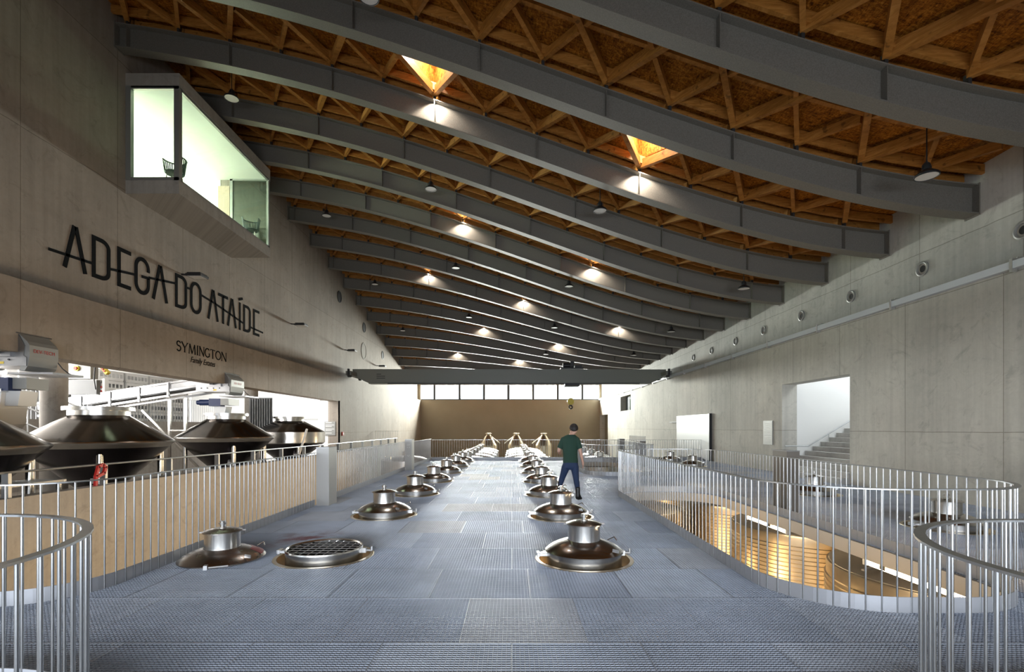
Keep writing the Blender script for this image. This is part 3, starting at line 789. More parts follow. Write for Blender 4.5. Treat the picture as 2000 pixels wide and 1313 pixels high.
# domed tanks standing past the far deck end
def domed(x, y, lab, zt=.10, r=1.38):
    e = empty('domed_tank', (x, y, ZB), lab, 'tank', 'domed tanks past the deck end')
    tp = zt-ZB
    MB().lathe([(r,0),(r,tp-.28),(r-.03,tp-.24),(r*.75,tp-.11),(r*.4,tp-.03),(.25,tp)], n=48).build('domed_body', M['bright_steel'], e)
    MB().lathe([(.205,tp-.02),(.204,tp+.2),(.226,tp+.2),(.226,tp+.22),(.1,tp+.26),(.03,tp+.27),(.03,tp+.36),(0,tp+.36)], n=32).build('neck', M['stainless'], e)
    mb = MB()
    for a in (0, 60, 120, 180, 240, 300):
        ca, sa = math.cos(math.radians(a)), math.sin(math.radians(a)); mb.tube((r*.86*ca, r*.86*sa, tp-.17), (r*.86*ca, r*.86*sa, tp-.03), .03, 8)
    mb.build('lifting_lug', M['stainless'], e)
    return e
for j, (x, w) in enumerate(((-2.45, 'left-hand'), (.92, 'right-hand'))):
    for i in range(5): domed(x, 27.5+3.0*i, f'domed stainless tank past the deck end, {w} row, {ORD[i]} behind the far railing')
for i in range(3): domed(5.2, 29.0+3.2*i, f'domed stainless tank past the deck end, row by the right wall, {ORD[i]} from the railing', .02)
domed(-6.3, 29.0, 'domed stainless tank past the deck end, beside the left gallery', .05)
for i, x in enumerate((-2.3, .42, 3.1)):
    e = empty('cone_top_tank', (x, 48, ZB), ('left', 'middle', 'right')[i] + ' of three tall gold cone-topped tanks before the brown end wall', 'tank', 'cone-topped tanks at the end wall')
    zz_ = lambda z: z-ZB
    MB().lathe([(.82,0),(.82,zz_(-.1)),(.80,zz_(.0)),(.30,zz_(.85))], n=40).build('body', M['golden_tank'], e)
    MB().lathe([(.30,zz_(.83)),(.24,zz_(.92)),(.24,zz_(1.08)),(.32,zz_(1.08)),(.32,zz_(1.16)),(0,zz_(1.17))], n=32).build('neck', M['golden_tank'], e)
    MB().bar((.25 if i == 0 else -.25, -.35, zz_(.85)), (1.15 if i == 0 else -1.15, -.5, zz_(.15)), .09, .09).build('pipe', M['golden_tank'], e)

# ---------------------------------------------------------------- overhead crane
e = empty('overhead_crane', (0, 32, ZL), 'grey overhead travelling crane bridge spanning the hall', 'crane')
part(MB().prism([(-9.25,4.56),(9.0,4.56),(9.95,5.02),(9.95,5.45),(-10.3,5.47),(-10.3,5.02)], 'y', 31.75, 32.25), 'bridge_beam', M['crane'], e)
part(MB().box(-9.25, 9.0, 31.68, 32.32, 4.52, 4.57), 'lower_flange', M['crane'], e)
part(MB().box(-8.0, 8.2, 31.6, 31.66, 4.50, 4.56), 'cable_rail', M['dark_steel'], e)
for sx, x0 in ((-1, -10.36), (1, 9.96)):
    tr = part(MB().box(min(x0, x0-sx*.34), max(x0, x0-sx*.34), 30.6, 33.4, 4.97, 5.22), 'end_truck', M['crane'], e)
    for yy in (30.9, 33.1): part(MB().tube((x0-sx*.05, yy, 5.0), (x0-sx*.25, yy, 5.0), .15, 16), 'wheel', M['dark_steel'], e)
    part(MB().box(x0-sx*.2-.06, x0-sx*.2+.06, 30.5, 30.62, 4.95, 5.35), 'buffer', M['black'], e)
tx = MB()
for j in range(3): tx.box(-8.75, -8.45+.25*(j > 0), 31.745, 31.75, 5.12-.13*j, 5.16-.13*j)
part(tx, 'marking', M['dark_steel'], e)
h = empty('crane_trolley', (3.9, 32, 5.47), 'black hoist trolley riding on top of the crane bridge', 'hoist')
part(MB().box(3.15, 4.6, 31.6, 32.4, 5.47, 5.56).tube((3.3,31.9,5.72),(4.0,31.9,5.72),.17,14).box(4.05,4.5,31.7,32.3,5.56,5.72).box(3.75,4.0,31.6,31.9,5.6,5.95), 'hoist_machine', M['black'], h)
part(MB().box(3.4, 4.35, 31.55, 32.45, 4.38, 4.5), 'under_carriage', M['dark_steel'], h)
hk = empty('crane_hook', (3.82, 32, 3.1), 'crane hook block hanging below the bridge', 'hook')
for dx in (-.12,-.05,.05,.12): part(MB().tube((3.82+dx, 32, 3.45), (3.82+dx, 32, 4.42), .008, 6), 'rope', M['dark_steel'], hk)
part(MB().lathe([(0,-.13),(.2,-.13),(.22,-.08),(.22,.08),(.2,.13),(0,.13)], (3.82,32,3.38), 24, 'y'), 'sheave_block', M['yellow'], hk, label='dark yellow sheave block')
pts = [(3.82+.11*math.sin(math.radians(a))*1.0, 32, 3.02-.11*math.cos(math.radians(a))) for a in range(-150, 131, 20)]
mk = MB().tube((3.82,32,3.25),(3.82,32,3.1),.05,10).tube((3.82,32,3.12),(pts[-1][0],32,pts[-1][2]),.05,8); mk.path(pts, .045, 8)
part(mk, 'hook', M['black'], hk)
# ---------------------------------------------------------------- press gallery on the left
XP = -8.5
struct('wall_left', MB().box(XP-.28, XP, 1.0, 37, ZB, .47), M['conc_plain'], 'low concrete parapet of the press gallery')
struct('floor', MB().box(-21, XP-.28, -4, 37, -.45, -.30), M['conc_plain'], 'gallery floor behind the parapet')
e = empty('parapet_rail', (XP-.14, 12, .47), 'slim round rail on short posts along the gallery parapet', 'railing')
part(MB().tube((XP-.14, 1.0, .90), (XP-.14, 37, .90), .022, 10), 'rail', M['rail'], e)
for i in range(18):
    y = 2.4+2.0*i; part(MB().box(XP-.20, XP-.08, y-.03, y+.03, .47, .89), 'post', M['rail'], e)
railing('distant guard railing across the end of the press gallery', [(-10.3, 36.9), (XP, 36.9)], h=1.0, zb=.45, kick=False)
# gallery shell
struct('wall_left', MB().box(-21, -20.8, -4, 30.2, -.3, 5.4), M['white'], 'bright rear wall of the press gallery')
struct('wall_left', MB().box(-21, -11.5, 30.6, 30.9, -.3, 5.4).box(-11.6, -11.5, 29.4, 30.9, -.3, 5.4), M['white'], 'white end wall of the press gallery')
struct('wall_left', MB().box(-11.5, -10.4, 29.42, 29.7, -.3, 3.3), M['white'], 'white jamb at the end of the gallery opening')
struct('ceiling', MB().box(-21, -11.0, -4, 30.8, 4.3, 4.4), M['white'], 'white ceiling of the press gallery')
e = struct('door_2', MB().box(-12.95, -12.02, 30.53, 30.6, -.3, 2.15), M['white'], 'pale door in the gallery end wall')
MB().box(-13.02,-12.95,30.50,30.6,-.3,2.2).box(-12.02,-11.95,30.50,30.6,-.3,2.2).box(-13.02,-11.95,30.50,30.6,2.15,2.25).build('door_frame', M['sign'], e)
MB().tube((-12.14,30.48,.75),(-12.30,30.48,.75),.015,8).build('door_handle', M['dark_steel'], e)
e = empty('notice_board', (-10.85, 29.38, 1.7), 'grey framed notice board on the white gallery jamb', 'sign')
part(MB().box(-11.2, -10.55, 29.36, 29.42, 1.22, 2.05), 'board', M['sign'], e)
tx = MB()
for z in (1.98, 1.84, 1.76, 1.60, 1.52, 1.36): tx.box(-11.14, -10.62-.15*((z*10) % 2 > 1), 29.355, 29.36, z-.02, z+.02)
part(tx, 'printed_lines', M['print'], e)
e = empty('fire_call_point', (-10.39, 30.1, 1.3), 'small red fire call point on the left wall beyond the gallery', 'alarm')
part(MB().box(-10.40, -10.33, 30.0, 30.25, 1.2, 1.42), 'housing', M['red'], e); part(MB().box(-10.33, -10.325, 30.06, 30.19, 1.26, 1.36), 'button', M['print'], e)
# raised dock with its own railing
struct('trim_6', MB().box(-20.8, -15.2, -4, 26, -.3, 1.95), M['conc_plain'], 'raised concrete dock at the back of the gallery')
railing('white guard railing along the raised dock behind the presses', [(-15.3, 9.0), (-15.3, 25.9)], h=1.05, zb=1.95, kick=False, step=.16, base=(-15.3, 20))
for i, (x, y, r) in enumerate(((-12.3, 13.2, .29), (-12.3, 23.2, .29))):
    o = MB().tube((x, y, -.3), (x, y, 4.3), r, 32).build('concrete_column', M['conc_plain']); o['kind'] = 'structure'
    tag(o, ('round concrete column behind the nearer cone-topped press tank', 'round concrete column by the far conveyor head')[i], 'column')
# crates on the dock
proto = None; words = ('left', 'second', 'third', 'right')
for s in range(4):
    for lv in range(5):
        lab = f'white ventilated plastic crate on the dock, {ORD[lv]} from the bottom of the {words[s]} stack'
        loc = (-16.4, 19.5+1.35*s, 1.95+.40*lv)
        if proto is None:
            proto = empty('plastic_crate', loc, lab, 'crate', 'white crates stacked on the dock')
            b = MB().box(-.5,.5,-.6,.6,0,.05)
            for sx in (-1, 1):
                b.box(sx*.5-.02, sx*.5+.02, -.6, .6, .05, .12).box(sx*.5-.02, sx*.5+.02, -.6, .6, .27, .385)
                for q in range(7): b.box(sx*.5-.02, sx*.5+.02, -.6+.19*q, -.54+.19*q, .12, .27)
                b.box(-.5,.5, sx*.6-.02, sx*.6+.02, .05, .385)
            b.build('crate_body', M['crate'], proto)
            MB().box(-.47,.47,-.57,.57,.10,.24).build('inner_shadow_liner', M['dark_steel'], proto, label=None) if False else None
        else: copy_tree(proto, loc, lab)
e = empty('profiled_screen', (-16.6, 15, 1.95), 'tall grey corrugated screen behind the crates', 'screen')
mb = MB()
for i in range(24): mb.box(-18.1, -18.0+.05*(i % 2), 17.5+.42*i, 17.9+.42*i, 1.95, 4.2)
part(mb, 'sheet', M['bright_steel'], e)
e = empty('louvred_panel', (-11.6, 22.1, 2.4), 'dark grey louvred panel beside the far concrete column', 'panel')
mb = MB().box(-12.0, -10.95, 22.45, 22.5, 1.6, 3.05)
for i in range(9): mb.box(-11.95+.11*i, -11.90+.11*i, 22.38, 22.45, 1.6, 3.0)
part(mb, 'louvres', M['corr'], e)
e = empty('control_box', (-15.9, 19.1, 2.9), 'white control box with red buttons on the gallery wall', 'control box')
part(MB().box(-16.15, -15.75, 19.0, 19.2, 2.98, 3.58), 'housing', M['white'], e)
for (x, z) in ((-16.03, 3.09), (-15.89, 3.09), (-15.89, 3.25)): part(MB().tube((x, 19.0, z), (x, 18.96, z), .045, 12), 'button', M['red'], e)
part(MB().box(-16.1, -15.85, 18.99, 19.0, 3.40, 3.50), 'display', M['corr'], e)
part(MB().box(-15.98, -15.92, 19.06, 19.12, 1.95, 2.98), 'post', M['bright_steel'], e)
e = empty('pendant_control', (-12.95, 15.7, 3.4), 'yellow pendant control with red buttons hanging on a black cable', 'control')
part(MB().bar((-13.08, 15.7, 3.62), (-12.90, 15.7, 3.40), .13, .10), 'handset', M['yellow'], e)
for t_ in (.35, .65): part(MB().tube((-13.08+.18*t_, 15.63, 3.62-.22*t_), (-13.08+.18*t_, 15.60, 3.62-.22*t_), .032, 10), 'button', M['red'], e)
part(MB().path([(-13.08,15.7,3.62),(-13.2,15.7,3.7),(-13.32,15.7,3.6),(-13.35,15.7,3.2),(-13.3,15.7,2.9)], .02, 6), 'cable', M['black'], e)
e = empty('switch_cabinet', (-13.9, 15.8, 3.4), 'beige switch cabinet with a red and yellow knob high in the gallery', 'control box')
part(MB().box(-14.5, -13.55, 15.8, 16.1, 3.25, 3.70), 'housing', M['sign'], e)
part(MB().tube((-13.98,15.8,3.58),(-13.98,15.76,3.58),.09,16), 'knob_plate', M['yellow'], e); part(MB().tube((-13.98,15.76,3.58),(-13.98,15.72,3.58),.05,14), 'knob', M['red'], e)
part(MB().box(-14.5, -13.4, 15.85, 16.0, 2.75, 3.22), 'cable_tray', M['corr'], e)
e = empty('ceiling_tube', (-13, 20, 4.2), 'white tube lamp under the gallery ceiling', 'lamp')
part(MB().tube((-14.6, 20.0, 4.22), (-12.7, 20.0, 4.22), .04, 10), 'tube', M['tube_white'], e); part(MB().box(-14.7, -12.6, 19.95, 20.05, 4.25, 4.3), 'fitting', M['white'], e)
# access ramp rails left of the near column
for i, (y, lab) in enumerate(((13.4, 'white stair rail behind the near press tank, lower of two'), (14.6, 'white stair rail behind the near press tank, upper of two'))):
    e = empty('stair_rail', (-14.5, y, 1.9), lab, 'railing')
    a, b = Vector((-15.2, y, 3.1+.2*i)), Vector((-12.0, y, 1.7+.2*i))
    part(MB().tube(a, b, .03, 8).tube(a-Vector((0,0,.45)), b-Vector((0,0,.45)), .022, 8), 'rail', M['rail'], e)
    for q in range(9):
        p = a.lerp(b, q/8); part(MB().tube((p.x, y, p.z-1.0), p, .02, 6), 'post', M['rail'], e)

# conical press tanks
def cone_tank(x, y, lab, r=1.57, ze=1.32, cyl=False):
    e = empty('cone_tank', (x, y, -.3), lab, 'tank', 'cone-topped press tanks in the gallery')
    zl = lambda z: z+.3
    if not cyl:
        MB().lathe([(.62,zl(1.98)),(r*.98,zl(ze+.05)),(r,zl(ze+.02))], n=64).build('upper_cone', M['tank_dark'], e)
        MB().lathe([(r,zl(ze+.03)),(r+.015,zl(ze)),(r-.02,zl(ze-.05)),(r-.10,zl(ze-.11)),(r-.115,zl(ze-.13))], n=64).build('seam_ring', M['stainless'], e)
        MB().lathe([(r-.115,zl(ze-.13)),(.35,zl(.08)),(.25,zl(.02)),(0,zl(.02))], n=64).build('lower_cone', M['tank_shade'], e)
        rl, zt_ = 1.25, ze-.2
    else:
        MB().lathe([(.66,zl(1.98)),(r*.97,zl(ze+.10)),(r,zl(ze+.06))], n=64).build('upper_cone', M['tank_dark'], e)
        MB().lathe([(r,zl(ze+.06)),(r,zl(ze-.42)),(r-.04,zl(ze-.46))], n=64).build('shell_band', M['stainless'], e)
        MB().lathe([(r-.04,zl(ze-.46)),(.35,zl(.02)),(0,zl(.02))], n=64).build('lower_cone', M['tank_shade'], e)
        rl, zt_ = 1.3, ze-.45
    MB().lathe([(.62,zl(1.96)),(.62,zl(2.10)),(.72,zl(2.10)),(.72,zl(2.19)),(.60,zl(2.19)),(.60,zl(1.98))], n=56).build('flange_neck', M['stainless'], e)
    for a in (-50, -140, 40, 130):
        ca, sa = math.cos(math.radians(a)), math.sin(math.radians(a)); MB().tube((rl*ca, rl*sa, 0), (rl*ca, rl*sa, zl(zt_)), .075, 16).build('leg', M['stainless'], e)
    MB().tube((.55,-.75,zl(.52)),(.75,-.95,zl(.42)),.06,12).box(.62,.80,-1.0,-.86,zl(.38),zl(.50)).build('valve', M['bright_steel'], e)
    return e
cone_tank(-10.32, 8.75, 'cone-topped press tank cut by the left edge of the photo')
cone_tank(-10.36, 12.35, 'cone-topped press tank with the widest open flange, in front of the near column')
cone_tank(-10.32, 17.75, 'cone-topped press tank under the head of the far conveyor')
cone_tank(-10.4, 23.0, 'farthest press tank with a bright cylindrical band under its cone', 1.55, 1.42, True)
def to_mesh(o):
    bpy.context.view_layer.update(); dg = bpy.context.evaluated_depsgraph_get()
    me = bpy.data.meshes.new_from_object(o.evaluated_get(dg)); n_ = o.name
    r = bpy.data.objects.new('tmp', me); col.objects.link(r); r.parent = o.parent; r.matrix_local = o.matrix_local.copy()
    if not me.materials: me.materials.append(o.data.materials[0])
    for k_ in o.keys():
        if isinstance(o[k_], str): r[k_] = o[k_]
    bpy.data.objects.remove(o); r.name = n_; return r
# conveyors
def conveyor(y0, y1, lab, tail):
    e = empty('grape_conveyor', (-10.2, (y0+y1)/2, 3.2), lab, 'conveyor', None)
    xe = -10.2; yc = (y0+y1)/2
    part(MB().prism([(xe-1.25,2.98),(xe-.03,2.98),(xe-.03,3.16),(xe-.09,3.2),(xe-.06,3.40),(xe-.20,3.65),(xe-1.25,3.50)], 'y', y0, y1), 'head_housing', M['conveyor'], e)
    hood = MB().prism([(xe-.20,3.66),(xe-.03,3.50),(xe+.02,3.42),(xe+.02,3.18),(xe-.02,2.98),(xe-.08,2.88),(xe-.2,2.88),(xe-.095,3.2),(xe-.06,3.40)], 'y', y0+.02, y1-.02)
    part(hood, 'end_hood', M['sign'], e)
    part(MB().prism([(xe-1.25,3.51),(xe-.20,3.66),(xe-.18,3.68),(xe-1.25,3.53)], 'y', y0-.05, y1+.05), 'top_cover', M['conveyor'], e)
    bp = part(MB().box(xe-.85, xe-.32, y0-.05, y0, 3.17, 3.43), 'bearing_plate', M['conveyor'], e)
    part(MB().tube((xe-.60,y0-.12,3.30),(xe-.60,y0-.04,3.30),.075,8).box(xe-.67,xe-.54,y0-.14,y0-.08,3.23,3.36), 'bearing', M['black'], e)
    bo = MB()
    for q in range(4): bo.tube((xe-1.05+.22*q,y0-.02,3.11),(xe-1.05+.22*q,y0,3.11),.018,8)
    part(bo, 'bolts', M['dark_steel'], e)
    part(MB().box(xe-.62, xe-.50, y0-.004, y0, 3.02, 3.07), 'warning_label', M['yellow'], e)
    # sloping belt frame
    L_ = tail; A = lambda t_: Vector((xe-1.2-(L_-1.2)*t_, 0, 3.46-.62*t_*(L_-1.2)/4.0))
    a, b = A(0), A(1); fr = MB()
    for yy in (y0+.03, y1-.03):
        for dz in (0, -.46): fr.bar((a.x, yy, a.z+dz), (b.x, yy, b.z+dz), .05, .07)
        fr.bar((a.x, yy, a.z-.14), (b.x, yy, b.z-.14), .03, .17)
    part(fr, 'side_frame', M['conveyor'], e)
    part(MB().bar((a.x, yc, a.z-.32), (b.x, yc, b.z-.32), y1-y0-.14, .05), 'belt', M['dark_steel'], e)
    for q in range(1, 6):
        p = A(q/5.5); part(MB().box(p.x-.035, p.x+.035, y0-.03, y0+.03, p.z-.52, p.z+.02), 'frame_upright', M['conveyor'], e)
    for xx, zz1 in ((xe-2.8, 2.75), (xe-2.2, 2.84)):
        for yy in (y1-.04,): part(MB().box(xx-.04, xx+.04, yy-.04, yy+.04, -.3, zz1), 'support_leg', M['stainless'], e)
    part(MB().bar((xe-3.9, y1+.04, 2.35), (xe-1.75, y1+.04, .15), .07, .07), 'brace', M['stainless'], e)
    part(MB().box(xe-2.8, xe-2.2, y1-.07, y1-.01, 1.55, 1.60), 'cross_tie', M['stainless'], e)
    # gearmotor and chute under the head
    part(MB().tube((xe-1.25,yc-.2,2.60),(xe-.85,yc-.2,2.60),.11,14).tube((xe-1.35,yc-.2,2.60),(xe-1.25,yc-.2,2.60),.08,12).box(xe-.85,xe-.42,yc-.34,yc-.06,2.46,2.74), 'gearmotor', M['blue'], e)
    part(MB().box(xe-.42, xe-.12, y0+.1, y1-.1, 2.50, 2.74), 'feed_box', M['sign'], e)
    part(MB().box(xe-.40, xe+.55, y0-.02, y1+.02, 2.80, 2.84), 'drip_tray', M['conveyor'], e)
    part(MB().prism([(xe-.75,2.46),(xe-.30,2.46),(xe-.36,2.14),(xe-.68,2.14)], 'y', yc-.2, yc+.2), 'chute', M['crate'], e)
    part(MB().path([(xe-.05,y1+.03,3.15),(xe+.05,y1+.05,3.0),(xe+.18,y1+.05,2.90),(xe+.26,y1+.05,2.86)], .012, 6), 'cable', M['black'], e)
    # maker's name in red on the hood
    for txt, zc, sz in (('DEV-TECH', 3.31, .105), ('conveyors', 3.235, .035)):
        cu = bpy.data.curves.new('maker_name', 'FONT'); cu.body = txt; cu.size = sz; cu.align_x = 'CENTER'; cu.extrude = .001
        o = bpy.data.objects.new('maker_name', cu); col.objects.link(o); o.data.materials.append(M['red']); o.parent = e
        o.rotation_euler = (PI/2, 0, PI/2); o.location = (xe+.024-e.location.x, 0, zc-.04-e.location.z)
        if txt != 'DEV-TECH': bpy.data.objects.remove(o)
        else: to_mesh(o)
    return e
conveyor(10.35, 11.05, 'stainless grape conveyor head poking out over the gallery at the left edge', 6.0)
conveyor(17.8, 18.7, 'stainless grape conveyor sloping up to a head above the far press tank', 7.0)
e = empty('white_hopper', (-10.75, 10.7, 2.2), 'white feed hopper hanging under the near conveyor head', 'hopper')
part(MB().prism([(-11.6,2.45),(-10.8,2.45),(-10.88,1.75),(-11.0,1.62),(-11.4,1.62),(-11.55,1.75)], 'y', 10.4, 11.0), 'bucket', M['crate'], e)
part(MB().box(-11.65, -10.76, 10.35, 11.05, 2.43, 2.50), 'rim', M['bright_steel'], e)
# bench, red lever, hoses on the parapet
e = empty('grating_bench', (-8.95, 9.4, .45), 'low steel grating step behind the gallery parapet', 'step')
mb = MB()
for i in range(30): mb.box(-9.5+.024*i, -9.49+.024*i, 8.0, 9.7, .62, .66)
for i in range(5): mb.box(-9.5, -8.79, 8.0+.41*i, 8.03+.41*i, .61, .66)
part(mb, 'grating', M['rail'], e)
for x in (-9.45, -8.85):
    for y in (8.05, 9.6): part(MB().box(x-.03, x+.03, y-.03, y+.03, -.3, .62), 'leg', M['stainless'], e)
e = empty('red_lever', (-8.62, 10.15, .47), 'red clamp lever standing on the gallery parapet', 'lever')
pts = [(-8.60,10.15,.47),(-8.60,10.16,.68),(-8.60,10.22,.86),(-8.60,10.33,.90),(-8.60,10.40,.84),(-8.60,10.36,.72),(-8.60,10.20,.66)]
mb = MB()
for a, b in zip(pts[:-1], pts[1:]): mb.bar(a, b, .055, .05, up=(1,0,0), ext=.012)
part(mb, 'handle', M['red'], e)
tag(MB().path([(-8.9,6.9,.5),(-8.8,7.3,.62),(-8.75,7.6,.55),(-8.8,7.9,.68)], .03, 8).build('hose', M['blue_hose']), 'short blue hose lying behind the parapet at the left edge', 'hose')
tag(MB().tube((-8.78,20.2,.47),(-8.66,20.75,1.62),.045,10).build('white_pole', M['crate']), 'white pole leaning against the parapet rail', 'pole')

# ---------------------------------------------------------------- wall lettering
e = empty('wall_lettering', (XL, 16, 5.5), 'big black condensed wall lettering ADEGA DO ATAÍDE with a line struck through it', 'lettering')
ZC0, ZC1, SW, X1 = 5.54, 6.62, .105, XL+.02
def stroke(mb, pts, w, closed=False):
    """flat stroke on the wall: pts are (y, z)"""
    P = [Vector(p) for p in pts]; n = len(P); off = []
    for i in range(n):
        a = P[(i-1) % n] if (closed or i > 0) else P[i]; b = P[(i+1) % n] if (closed or i < n-1) else P[i]
        d1 = (P[i]-a).normalized() if (P[i]-a).length > 1e-6 else (b-P[i]).normalized(); d2 = (b-P[i]).normalized() if (b-P[i]).length > 1e-6 else d1
        n1 = Vector((-d1.y, d1.x)); n2 = Vector((-d2.y, d2.x)); m_ = (n1+n2)
        m_ = n1 if m_.length < 1e-4 else m_.normalized(); k_ = 1/max(.45, m_.dot(n1)); off.append(m_*k_)
    vs = []
    for p, o in zip(P, off):
        a, b = p+o*w/2, p-o*w/2
        vs += [(X1-.018, a.x, a.y), (X1, a.x, a.y), (X1, b.x, b.y), (X1-.018, b.x, b.y)]
    fs = []
    for i in range(n if closed else n-1):
        j = (i+1) % n
        for q in range(4): fs.append((i*4+q, i*4+(q+1) % 4, j*4+(q+1) % 4, j*4+q))
    if not closed: fs += [(0,3,2,1), ((n-1)*4, (n-1)*4+1, (n-1)*4+2, (n-1)*4+3)]
    mb.add(vs, fs)
def arc(cx, cz, rx, rz, a0, a1, n=10): return [(cx+rx*math.cos(math.radians(a0+(a1-a0)*i/n)), cz+rz*math.sin(math.radians(a0+(a1-a0)*i/n))) for i in range(n+1)]
def letter(ch, a, b):
    mb = MB(); h = SW/2; z0, z1 = ZC0+h, ZC1-h; y0, y1 = a+h, b-h; m_ = (a+b)/2; r = (y1-y0)/2
    if ch == 'A':
        stroke(mb, [(a+.03, ZC0), (m_-.02, ZC1)], SW); stroke(mb, [(b-.03, ZC0), (m_+.02, ZC1)], SW)
    if ch == 'D': stroke(mb, [(y0, z0), (y0, z1)] + arc(m_, z1-r*.75, r, r*.75, 90, 0, 8) + arc(m_, z0+r*.75, r, r*.75, 0, -90, 8), SW, True)
    if ch == 'E':
        stroke(mb, [(b, z1), (y0, z1), (y0, z0), (b, z0)], SW)
    if ch == 'G':
        stroke(mb, [(y1, z1-.32)] + arc(m_, z1-r*1.1, r, r*1.1, 0, 180, 14) + arc(m_, z0+r*1.1, r, r*1.1, 180, 360, 14) + [(y1, 6.08)], SW); stroke(mb, [(m_-.02, 6.065), (y1+SW/2, 6.09)], SW*.75)
    if ch == 'O': stroke(mb, arc(m_, z1-r*1.1, r, r*1.1, 0, 180, 14) + arc(m_, z0+r*1.1, r, r*1.1, 180, 360, 14), SW, True)
    if ch == 'T': stroke(mb, [(a, z1), (b, z1)], SW); stroke(mb, [(m_, z1), (m_, ZC0)], SW)
    if ch == 'I': stroke(mb, [(m_, ZC0), (m_, ZC1)], SW); stroke(mb, [(m_-.07, ZC1+.10), (m_+.20, ZC1+.20)], .09)
    part(mb, 'letter', M['letters'], e)
for ch, a, b in (('A',11.77,12.40),('D',12.57,13.14),('E',13.38,13.85),('G',13.99,14.57),('A',14.69,15.32),('D',15.68,16.24),('O',16.41,17.0),
                 ('A',17.36,17.97),('T',17.98,18.58),('A',18.56,19.15),('I',19.34,19.46),('D',19.66,20.2),('E',20.41,20.89)): letter(ch, a, b)
SK = [11.39,12.55,13.17,13.95,14.3,15.68,16.4,17.02,17.83,19.56,20.3,21.2]; SV = [5.82,5.88,5.92,6.03,6.08,6.28,6.31,6.26,6.16,5.87,5.80,5.77]
SZ = lambda q: float(np.interp(q, SK, SV))
mb = MB()
for a, b in ((11.39,12.57),(13.14,14.0),(14.55,15.68),(16.24,16.41),(17.0,19.66),(20.2,21.2)): stroke(mb, [(a, SZ(a))] + [(q, SZ(q)) for q in SK if a < q < b] + [(b, SZ(b))], .065)
part(mb, 'strike_line', M['letters'], e)
def wall_text(txt, y0, y1, z, size, shear, name, lab, xw, spacing=1.0):
    cu = bpy.data.curves.new(name, 'FONT'); cu.body = txt; cu.size = size; cu.extrude = .004; cu.shear = shear; cu.space_character = spacing
    o = bpy.data.objects.new(name, cu); col.objects.link(o); cu.materials.append(M['letters'])
    o.rotation_euler = (PI/2, 0, PI/2); bpy.context.view_layer.update()
    o.scale.x = (y1-y0)/max(o.dimensions.x, .01); o.location = (xw+.006, y0, z)
    tag(o, lab, 'lettering'); bpy.context.view_layer.update(); return to_mesh(o)
# SYMINGTON in thin roman strokes
sy = empty('wall_lettering', (XLL, 16.5, 4.1), 'small black wall lettering SYMINGTON on the lintel under the big sign', 'lettering')
X1 = XLL+.012
def roman(ch, a, b, z0=4.075, z1=4.385):
    mb = MB(); T, t_ = .042, .020; m_ = (a+b)/2; w = b-a
    def serif(y, z): stroke(mb, [(y-.035, z), (y+.035, z)], .012)
    if ch == 'S': stroke(mb, [(b-.02, z1-.06)] + arc(m_, z1-.078, w*.42, .072, 35, 270, 10) + arc(m_, z0+.085, w*.46, .082, 90, -150, 10), T*.8)
    if ch == 'Y': stroke(mb, [(a, z1), (m_, z0+.14)], T); stroke(mb, [(b, z1), (m_, z0+.14)], t_); stroke(mb, [(m_, z0+.15), (m_, z0)], T); serif(a, z1); serif(b, z1); serif(m_, z0)
    if ch == 'M': stroke(mb, [(a+.03, z0), (a+.06, z1)], t_); stroke(mb, [(a+.06, z1), (m_, z0+.01)], T); stroke(mb, [(m_, z0+.01), (b-.06, z1)], t_); stroke(mb, [(b-.06, z1), (b-.03, z0)], T); serif(a+.03, z0); serif(b-.03, z0)
    if ch == 'I': stroke(mb, [(m_, z0), (m_, z1)], T); serif(m_, z0); serif(m_, z1)
    if ch == 'N': stroke(mb, [(a+.02, z0), (a+.02, z1)], t_); stroke(mb, [(a+.02, z1), (b-.02, z0)], T); stroke(mb, [(b-.02, z0), (b-.02, z1)], t_); serif(a+.02, z0); serif(b-.02, z1); serif(a+.02, z1)
    if ch == 'G': stroke(mb, arc(m_, (z0+z1)/2, w*.48, (z1-z0)/2-.01, 45, 300, 18) + [(b-.03, z0+.05), (b-.03, z0+.14)], T*.85); serif(b-.03, z0+.14)
    if ch == 'T': stroke(mb, [(a, z1-.01), (b, z1-.01)], t_); stroke(mb, [(m_, z1), (m_, z0)], T); serif(m_, z0); stroke(mb, [(a, z1), (a, z1-.045)], .014); stroke(mb, [(b, z1), (b, z1-.045)], .014)
    if ch == 'O': stroke(mb, arc(m_, (z0+z1)/2, w*.47, (z1-z0)/2-.01, 0, 345, 22), T*.8, True)
    part(mb, 'letter', M['letters'], sy)
ys = [15.23, 15.45, 15.78, 16.18, 16.32, 16.62, 16.92, 17.20, 17.55, 17.89]
yw = [.20, .28, .36, .10, .26, .27, .24, .31, .30]
yy = 15.23
for ch, w in zip('SYMINGTON', yw):
    roman(ch, yy, yy+w); yy += w + .042
wall_text('Family Estates', 15.88, 17.2, 3.80, .27, .35, 'script_lettering', 'small slanted lettering Family Estates under the SYMINGTON sign', XLL)

